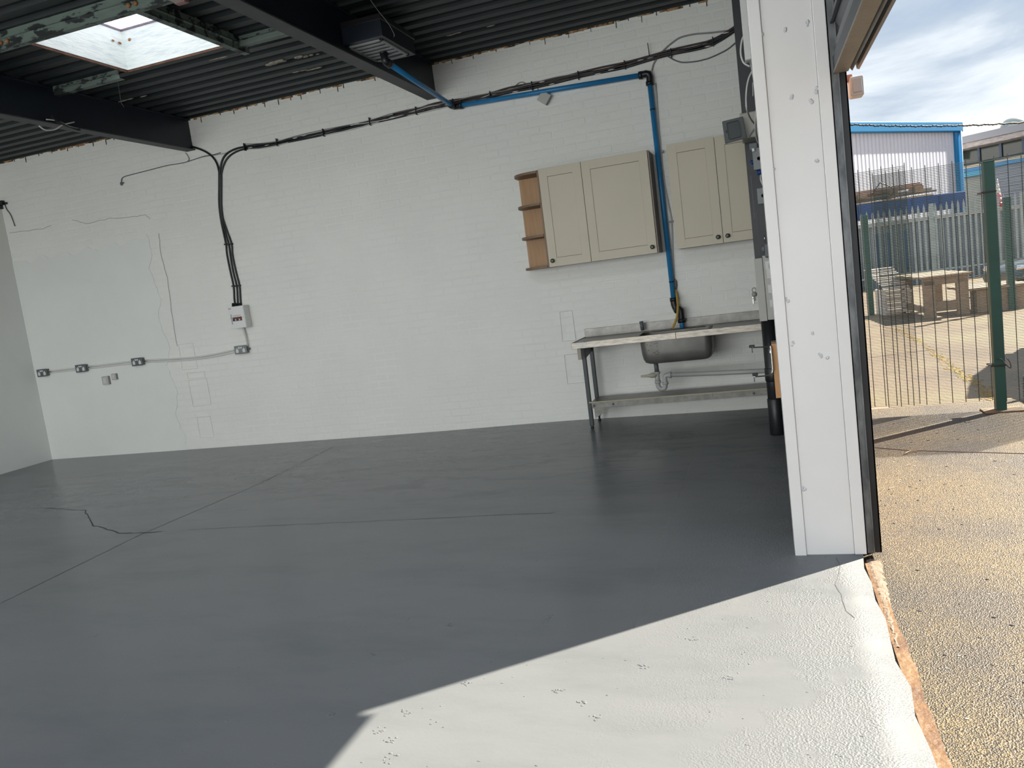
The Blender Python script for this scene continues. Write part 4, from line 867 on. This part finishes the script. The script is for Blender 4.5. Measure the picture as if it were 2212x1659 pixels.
def post(x, y, z1, w, label, d=None, plate=True):
    t = thing('fence_post', label, 'post', (x, y, GZ)); d = d or w
    part('shaft', MB().box(x-w/2, x+w/2, y-d/2, y+d/2, GZ, z1, .004), green, t)
    if plate: part('base_plate', MB().box(x-.13, x+.16, y-.09, y+.09, GZ, GZ+.012, .002), mat('rusty_plate', (.09, .08, .06), .7, col2=(.2, .12, .06), vscale=14), t)
    return t
fp = post(1.735, 7.17, 1.935, .075, 'near green fence post bolted to a rusty base plate')
part('cap', MB().box(1.694, 1.776, 7.13, 7.212, 1.93, 1.942, .003), green, fp)
for z in (1.70, .33): part('strap', MB().box(1.672, 1.778, 7.125, 7.26, z, z+.012, .002), black, fp)
part('tie_wire', MB().tube([(1.709, 7.100, 0.390), (1.742, 7.100, 0.390), (1.764, 7.080, 0.350), (1.798, 7.080, 0.317), (1.801, 7.100, 0.358), (1.783, 7.120, 0.395)], .004, 6, 4), black, fp)
b1 = (2.031, 17.445, -0.040); post(b1[0], b1[1], (2.021, 17.300, 1.955)[2], .10, 'distant green post standing left of the white garden seat', plate=False)
b2 = (4.065, 15.745, -0.040); post(b2[0], b2[1], (4.132, 15.750, 1.888)[2], .11, 'distant green post in front of the parked car', plate=False)
b3 = (1.946, 7.491, -0.040)
t = thing('ribbed_stub', 'short ribbed black stub in the ground right of the near post', 'bollard', b3)
part('rod', MB().cyl((b3[0]+.09, 7.6, GZ), (b3[0]+.09, 7.6, .16), .02, 12), black, t)
for k in range(8): part('rib', MB().cyl((b3[0]+.09, 7.6, GZ+.02+k*.022), (b3[0]+.09, 7.6, GZ+.029+k*.022), .026, 12), blackmt, t)
# moss and kerb line in the yard
mb = MB(); P = [(2.026, 14.543, -0.040), (2.038, 13.382, -0.040), (2.022, 12.173, -0.040), (1.950, 10.725, -0.040), (1.893, 9.591, -0.040), (1.885, 9.036, -0.040), (1.890, 8.596, -0.040), (1.822, 7.975, -0.040), (1.803, 7.600, -0.040)]
for a_, b_ in zip(P, P[1:]):
    for k in range(60):
        q = Vector(a_).lerp(Vector(b_), R.random()); r = R.uniform(.006, .022); mb.sphere((q.x+R.gauss(0, .03), q.y+R.gauss(0, .10), GZ-.003), r, (1, 2.5, .16), 6, 4)
single('moss_line', mb, mat('yellow_moss', (.26, .17, .035), .9, col2=(.16, .12, .04), vscale=20), 'line of yellow moss running away across the yard', 'moss', kind='stuff')

# ---------------------------------------------------------------- yard furniture
def frameyaw(o, cx, cy, yaw):
    o.location = (cx, cy, GZ-.004); o.rotation_euler = (0, 0, yaw)
def rpart(name, mb, m, t, label=None, kind=None):
    o = ob(name, mb.mesh(name, m), None, label, kind); o.parent = t; return o
t = thing('timber_table', 'square weathered timber table on four thick legs in the yard', 'table'); frameyaw(t, 2.99, 16.5, .06)
tw_, td_, th_ = .36, .82, .74
for sx_ in (-1, 1):
    for sy_ in (-1, 1): rpart('leg', MB().box(sx_*tw_-(.19 if sx_ > 0 else 0), sx_*tw_+(.19 if sx_ < 0 else 0), sy_*td_-.05, sy_*td_+.05, 0, th_-.08, .01), wood, t)
for k in range(5): rpart('plank', MB().box(-tw_-.08+k*.176, -tw_-.08+k*.176+.170, -td_-.1, td_+.1, th_-.04, th_, .006), wood, t)
rpart('apron', MB().box(-tw_, tw_, -td_-.05, -td_-.01, th_-.17, th_-.04, .005), wood, t)
rpart('rail', MB().box(-tw_, tw_, -td_-.03, -td_+.03, .10, .28, .006), wood, t)
rpart('rail', MB().box(-tw_, -tw_+.05, -td_, td_, .10, .2, .006), wood, t)
t = thing('timber_bench', 'low slab sided timber bench right of the square table', 'bench'); frameyaw(t, 3.85, 16.3, .06)
for k in range(4): rpart('plank', MB().box(-.52, .5, -.62+k*.31, -.62+k*.31+.30, .40, .44, .006), wood, t)
rpart('side_board', MB().box(-.32, .46, -.58, -.54, .0, .40, .006), wood, t)
rpart('side_board', MB().box(-.36, -.32, -.58, -.2, .0, .40, .006), wood, t)
rpart('leg', MB().box(.40, .46, .46, .56, .0, .40, .006), wood, t)
t = thing('slatted_seat', 'pale curved slatted garden seat left of the timber table', 'seat'); frameyaw(t, 2.40, 17.35, .1)
sl = mat('bleached_slats', (.70, .66, .64), .7, var=.08, vscale=8)
for k in range(22):
    u_ = k/21
    if u_ < .5: z, y = .06+u_*2*.42, -.42+.05*math.sin(u_*9)
    else: z, y = .48+(u_-.5)*2*.42, -.36+.75*(u_-.5)*2
    sh = -.20*max(0, (u_-.62))*2.2
    rpart('slat', MB().box(-.22+sh, .26+sh*.6, y-.018, y+.018, z-.014, z+.014, .004), sl, t)
for sx_ in (-.2, .24): rpart('side_frame', MB().box(sx_-.02, sx_+.02, -.38, .35, 0, .5, .008), sl, t)
# dark car
cp = mat('dark_green_car', (.010, .030, .030), .15, coat=1., metal=.3); glass = mat('car_glass', (.03, .05, .06), .05, spec=.9)
def car(label, loc, rz, hs=.85):
    t = thing('parked_car', label, 'car'); t.location = loc; t.rotation_euler = (0, 0, rz); t.scale = (1, 1, hs)
    mb = MB(); stations = [(-2.1, .30, .55, .62), (-1.95, .24, .70, .80), (-1.2, .22, .84, .86), (-.7, .22, .92, .88), (.4, .22, .95, .88), (1.4, .22, .93, .86), (2.0, .26, .85, .80), (2.1, .32, .7, .7)]
    rg = []
    for x, zb, zt, hw in stations:
        rg.append([mb.bm.verts.new((x, y*hw, z)) for y, z in [(-1, zb+.1), (-1.03, (zb+zt)/2), (-.96, zt-.06), (-.8, zt), (.8, zt), (.96, zt-.06), (1.03, (zb+zt)/2), (1, zb+.1), (.9, zb), (-.9, zb)]])
    for a_, b_ in zip(rg, rg[1:]):
        for k in range(10): mb.bm.faces.new((a_[k], a_[(k+1) % 10], b_[(k+1) % 10], b_[k])).smooth = True
    mb.bm.faces.new(rg[0]); mb.bm.faces.new(rg[-1][::-1]); rpart('body', mb, cp, t)
    mb = MB(); rg = []
    for x, z, hw in [(-1.05, .86, .80), (-.35, 1.38, .62), (.2, 1.46, .60), (1.0, 1.42, .60), (1.75, .92, .78)]:
        rg.append([mb.bm.verts.new((x, -hw, z)), mb.bm.verts.new((x, hw, z)), mb.bm.verts.new((x, .84, .86)), mb.bm.verts.new((x, -.84, .86))])
    for a_, b_ in zip(rg, rg[1:]):
        for k in range(4): mb.bm.faces.new((a_[k], a_[(k+1) % 4], b_[(k+1) % 4], b_[k]))
    rpart('glasshouse', mb, glass, t)
    rpart('roof', MB().box(-.3, 1.0, -.58, .58, 1.44, 1.485, .02), cp, t)
    for x in (-1.35, 1.35):
        for y in (-.86, .86):
            w_ = rpart('wheel', MB().lathe((x, y, .32), [(.2, -.1), (.31, -.09), (.33, -.04), (.33, .04), (.31, .09), (.2, .1)], 'y', 24), black, t)
            o = ob('hubcap', MB().lathe((x, y+math.copysign(.1, y), .32), [(.19, -.01), (.2, .0), (.05, .012 if y > 0 else -.012)], 'y', 16).mesh('hubcap', chrome)); o.parent = w_
    for y in (-.62, .62): rpart('headlamp', MB().sphere((-2.0, y, .66), .13, (.5, 1.2, .6), 12, 8), chrome, t)
car('dark green car parked behind the timber bench', (6.75, 19.6, GZ), .25)
car('tall dark green car, unseen, added off the right edge to shade the ground behind the fence', (3.95, 9.3, GZ), math.radians(75), 1.3)  # unseen second car, added only to cast shade behind the fence

# ---------------------------------------------------------------- palisade fence, across the yard
fr = Vector((math.cos(PALA), math.sin(PALA), 0))
def far(px_axis, depth): return None
fo = Vector((2.46, 26.03, GZ))
t = thing('palisade_fence', 'galvanised steel palisade fence with pointed pales across the yard', 'fence', (fo.x, fo.y, GZ))
palm = mat('galvanised_pale', (.36, .43, .44), .45, metal=.25, var=.15, vscale=2)
pm_ = MB(); 
prof = [(-.033, 0), (.033, 0), (.033, 2.22), (.012, 2.31), (0, 2.36), (-.012, 2.31), (-.033, 2.22)]
pm_.prism(prof, 'y', -.012, .0); pme = pm_.mesh('pale', palm)
for k in range(44):
    o = ob('pale', pme, t); o.matrix_parent_inverse = Matrix(); o.location = fr*(k*.172); o.rotation_euler = (0, 0, PALA)
for z in (1.95, .35):
    o = ob('rail', MB().box(0, 7.5, 0.0, .05, z-.03, z+.03).mesh('rail', palm), t); o.matrix_parent_inverse = Matrix(); o.rotation_euler = (0, 0, PALA)
for k in (-.5, 15.5, 31.5):
    o = ob('post', MB().box(-.05, .05, .0, .1, 0, 2.35).mesh('post', palm), t); o.matrix_parent_inverse = Matrix(); o.location = fr*(k*.172)+Vector((0, .02, 0)); o.rotation_euler = (0, 0, PALA)
def along(u_, back, z=GZ):   # a point u metres along the palisade line, `back` metres behind it
    nrm = Vector((-fr.y, fr.x, 0)); v = fo+fr*u_+nrm*back; return (v.x, v.y, z)
def placed(o, u_, back, z=GZ): o.location = along(u_, back, z); o.rotation_euler = (0, 0, PALA)
# dark blue steel rack with timber and pipes on it, and blue-grey sheeting below
t = thing('steel_rack', 'long dark blue steel rack behind the palisade fence', 'rack'); placed(t, 0, 1.2)
rb = mat('rack_blue', (.012, .055, .20), .5, var=.15, vscale=2)
rpart('beam', MB().box(-3, 4.4, 0, 1.2, 2.16, 2.64, .02), rb, t)
rpart('leg', MB().box(4.1, 4.3, .1, .3, 0, 2.2, .01), rb, t); rpart('leg', MB().box(-2.6, -2.4, .1, .3, 0, 2.2, .01), rb, t)
for k in range(8): rpart('stiffener', MB().box(-2.4+k*.85, -2.36+k*.85, -.03, 0, 2.14, 2.60), rb, t)
shm = mat('blue_grey_sheeting', (.17, .20, .26), .6, col2=(.25, .27, .32), vscale=.7, stretch=(2, 1, .4))
t = thing('sheet_hoarding', 'blue grey corrugated sheeting close behind the palisade pales', 'hoarding'); placed(t, -1, .5)
mb = MB(); pr = []
for k in range(96): pr += [(k*.1, 0), (k*.1+.05, .0), (k*.1+.06, .025), (k*.1+.09, .025)]
mb.strip(pr, 'z', 0, 1.9); rpart('sheet', mb, shm, t)
for x0, m_ in ((1.75, bluec), (2.15, bluec), (2.4, bluec), (3.0, bluec), (1.2, greyd)): rpart('panel', MB().box(x0, x0+.16, -.03, -.01, .5, 1.65), mat('sheet_blue', (.03, .11, .26), .6) if m_ is bluec else greyd, t)
rpart('cap_rail', MB().box(0, 9.5, -.05, .03, 1.88, 1.95), mat('pinkish_rail', (.5, .42, .42), .6), t)
brown = mat('rusted_tube', (.16, .085, .075), .7, col2=(.24, .14, .11), vscale=4)
for i, (x0, x1, z, dy, m_, lab) in enumerate([(.8, 3.2, 2.97, .2, brown, 'top rusty tube of the load on the blue rack'), (1.1, 3.3, 3.03, .5, brown, 'uppermost rear rusty tube on the blue rack'), (.6, 2.9, 2.91, .15, brown, 'rusty tube under the topmost one on the rack'), (.9, 2.4, 2.86, .35, brown, 'shorter rusty tube in the middle of the rack load'), (.3, 3.5, 2.79, .2, mat('grey_timber', (.22, .2, .19), .8), 'long grey timber below the rusty tubes'), (-.2, 3.7, 2.72, .3, mat('grey_timber', (.22, .2, .19), .8), 'lowest long grey timber on the blue rack')]):
    o = single('stacked_tube' if i < 4 else 'stacked_timber', MB().box(x0, x1, dy, dy+.09, -.035, .035, .012, rot=Matrix.Rotation(math.radians(-1.2), 3, 'Y')), m_, lab, 'tube' if i < 4 else 'timber', 'load on the blue rack'); placed(o, 0, 1.25, z)
for i, (x, z) in enumerate([(1.1, 2.84), (2.1, 2.86), (2.9, 2.9), (2.0, 2.73), (2.9, 2.82)]):
    o = single('spacer_block', MB().box(x, x+.28, .1, .5, -.06, .06, .01), wood, ['leftmost wooden spacer block under the rusty tubes', 'middle wooden spacer block under the rusty tubes', 'rightmost wooden spacer block under the rusty tubes', 'lower middle wooden spacer block on the rack', 'lower right wooden spacer block on the rack'][i], 'block', 'spacer blocks in the rack load'); placed(o, 0, 1.25, z)
o = single('bent_wire', MB().tube([(1.5, .1, 2.85), (1.75, .1, 3.15), (1.85, .1, 3.17), (2.2, .1, 2.95), (2.1, .1, 2.75), (1.8, .1, 2.7)], .015, 6, 4), black, 'bent black wire arching over the rusty tubes', 'wire'); placed(o, 0, 1.2, 0)
o = single('timber_edge', MB().box(-3, 3.4, 0, 1.1, 2.64, 2.68, .005), woodl, 'pale timber deck edge lying on the blue rack', 'timber'); placed(o, 0, 1.2, GZ)
# red and white flag strip
t = thing('striped_cone', 'small red and white striped cone tip sticking up beyond the far post', 'cone'); placed(t, 4.85, .3, 1.95)
for k in range(6): rpart('band', MB().lathe((0, 0, 0), [(.13-.02*k, k*.14), (.13-.02*(k+1), (k+1)*.14)], 'z', 10), [red, mat('pinkred', (.6, .2, .25), .5), mat('pinkred', (.6, .2, .25), .5), whitep, whitep, whitep][k], t)

# ---------------------------------------------------------------- distant buildings
clad = mat('white_cladding', (.60, .63, .72), .5, var=.03, vscale=.2)
clb = mat('trim_blue', (.003, .17, .40), .45)
t = thing('warehouse', 'white corrugated warehouse with bright blue edge trims', 'building'); t.location = (11.0, 52.1, 0); t.rotation_euler = (0, 0, math.radians(50))
mb = MB(); pr = []
for k in range(55):
    x = -18+k*.33; pr += [(x, 0), (x+.2, 0), (x+.23, .06), (x+.30, .06)]
pr.append((.2, 0)); mb.strip(pr, 'z', 0, 7.0); rpart('front_cladding', mb, clad, t)
rpart('side_wall', MB().box(-18, .35, .1, 20, 0, 7.0-.05), clad, t)
rpart('roof_trim', MB().box(-18, .6, -.25, .15, 7.0-.1, 7.0+.45, .05), clb, t)
rpart('corner_trim', MB().box(-.05, .55, -.12, .15, 0, 7.0, .02), clb, t)
rpart('downpipe', MB().cyl((.38, -.2, 0), (.38, -.2, 7.0), .05, 8), mat('pale_blue_pipe', (.2, .5, .8), .4), t)
t = thing('low_building', 'grey workshop with a window band, pale fascia and blue gutter', 'building'); t.location = (12.15, 57.5, 0); t.rotation_euler = (0, 0, math.radians(-41))
gb = mat('grey_blue_cladding', (.20, .23, .28), .6)
rpart('wall', MB().box(-.5, 16, 0, 8, 0, 5.2), gb, t)
for k in range(30): rpart('cladding_board', MB().box(-.5, 16, -.04, 0, .1+k*.16, .22+k*.16), gb, t)
rpart('gutter', MB().box(-.8, 16, -.3, 0, 4.86, 5.08, .03), clb, t)
rpart('canopy', MB().box(-.8, 1.9, -.45, -.05, 4.55, 4.84, .03), mat('teal_canopy', (.02, .25, .4), .5), t)
rpart('cream_band', MB().box(-.8, 16, -.25, 0, 5.08, 5.24, .02), mat('cream_band', (.42, .36, .27), .6), t)
rpart('shutter_door', MB().box(-.3, 1.5, -.06, -.01, 0, 4.5), mat('grey_shutter', (.22, .24, .22), .6), t)
rpart('lower_roof', MB().prism([(-.2, 5.24), (1.2, 5.5), (1.2, 5.1), (-.2, 5.1)], 'x', -.5, 16), mat('grey_roof', (.16, .18, .19), .7), t)
for k in range(10): rpart('window', MB().box(-.4+k*1.3, .8+k*1.3, 1.15, 1.2, 5.45, 6.3), mat('dark_window', (.035, .05, .04), .1), t)
for k in range(11): rpart('mullion', MB().box(-.48+k*1.3, -.34+k*1.3, 1.05, 1.2, 5.45, 6.3), mat('mullion_blue', (.06, .09, .15), .5), t)
rpart('upper_wall', MB().box(-.5, 13, 1.2, 8, 5, 6.4), mat('grey_roof', (.16, .18, .19), .7), t)
rpart('fascia', MB().box(-1.6, 16, -.4, -.3, 6.62, 7.05, .03), mat('pale_fascia', (.28, .29, .31), .6), t)
rpart('soffit', MB().box(-1.5, 16, -.3, 1.2, 6.3, 6.62, .04), mat('rusty_soffit', (.28, .23, .21), .8, col2=(.50, .47, .45), vscale=3, stretch=(1, 1, 8)), t)
rpart('curved_eave', MB().prism([(-1.5, 6.62), (-1.3, 6.3), (-.9, 6.0), (-.5, 5.85), (-.4, 6.5)], 'y', -.3, 1.2), mat('pale_fascia', (.28, .29, .31), .6), t)
rpart('roof', MB().prism([(-.4, 7.0), (4, 7.9), (8.4, 7.0)], 'x', -1.6, 16), mat('pale_roof', (.26, .26, .26), .7, var=.1, vscale=2), t)
rpart('vent_dome', MB().sphere((3.3, .6, 7.05), .75, (1, 1, .8), 20, 12), mat('galv_dome', (.33, .38, .38), .5), t)
t = thing('overhead_cable', 'wavy dark overhead cable crossing the sky', 'cable', OCA)
P = [Vector(OCA).lerp(Vector(OCB), k/60)+Vector((0, 0, .006*math.sin(k*2.4)-.10*(1-(2*k/60-1)**2)+.1*0)) for k in range(61)]
part('cable', MB().tube(P, .011, 6), black, t)
part('twist', MB().tube([p_+Vector((0, .01*math.cos(i*2.1), .012*math.sin(i*2.1))) for i, p_ in enumerate(catmull(P, 4)[0])], .006, 5), black, t)
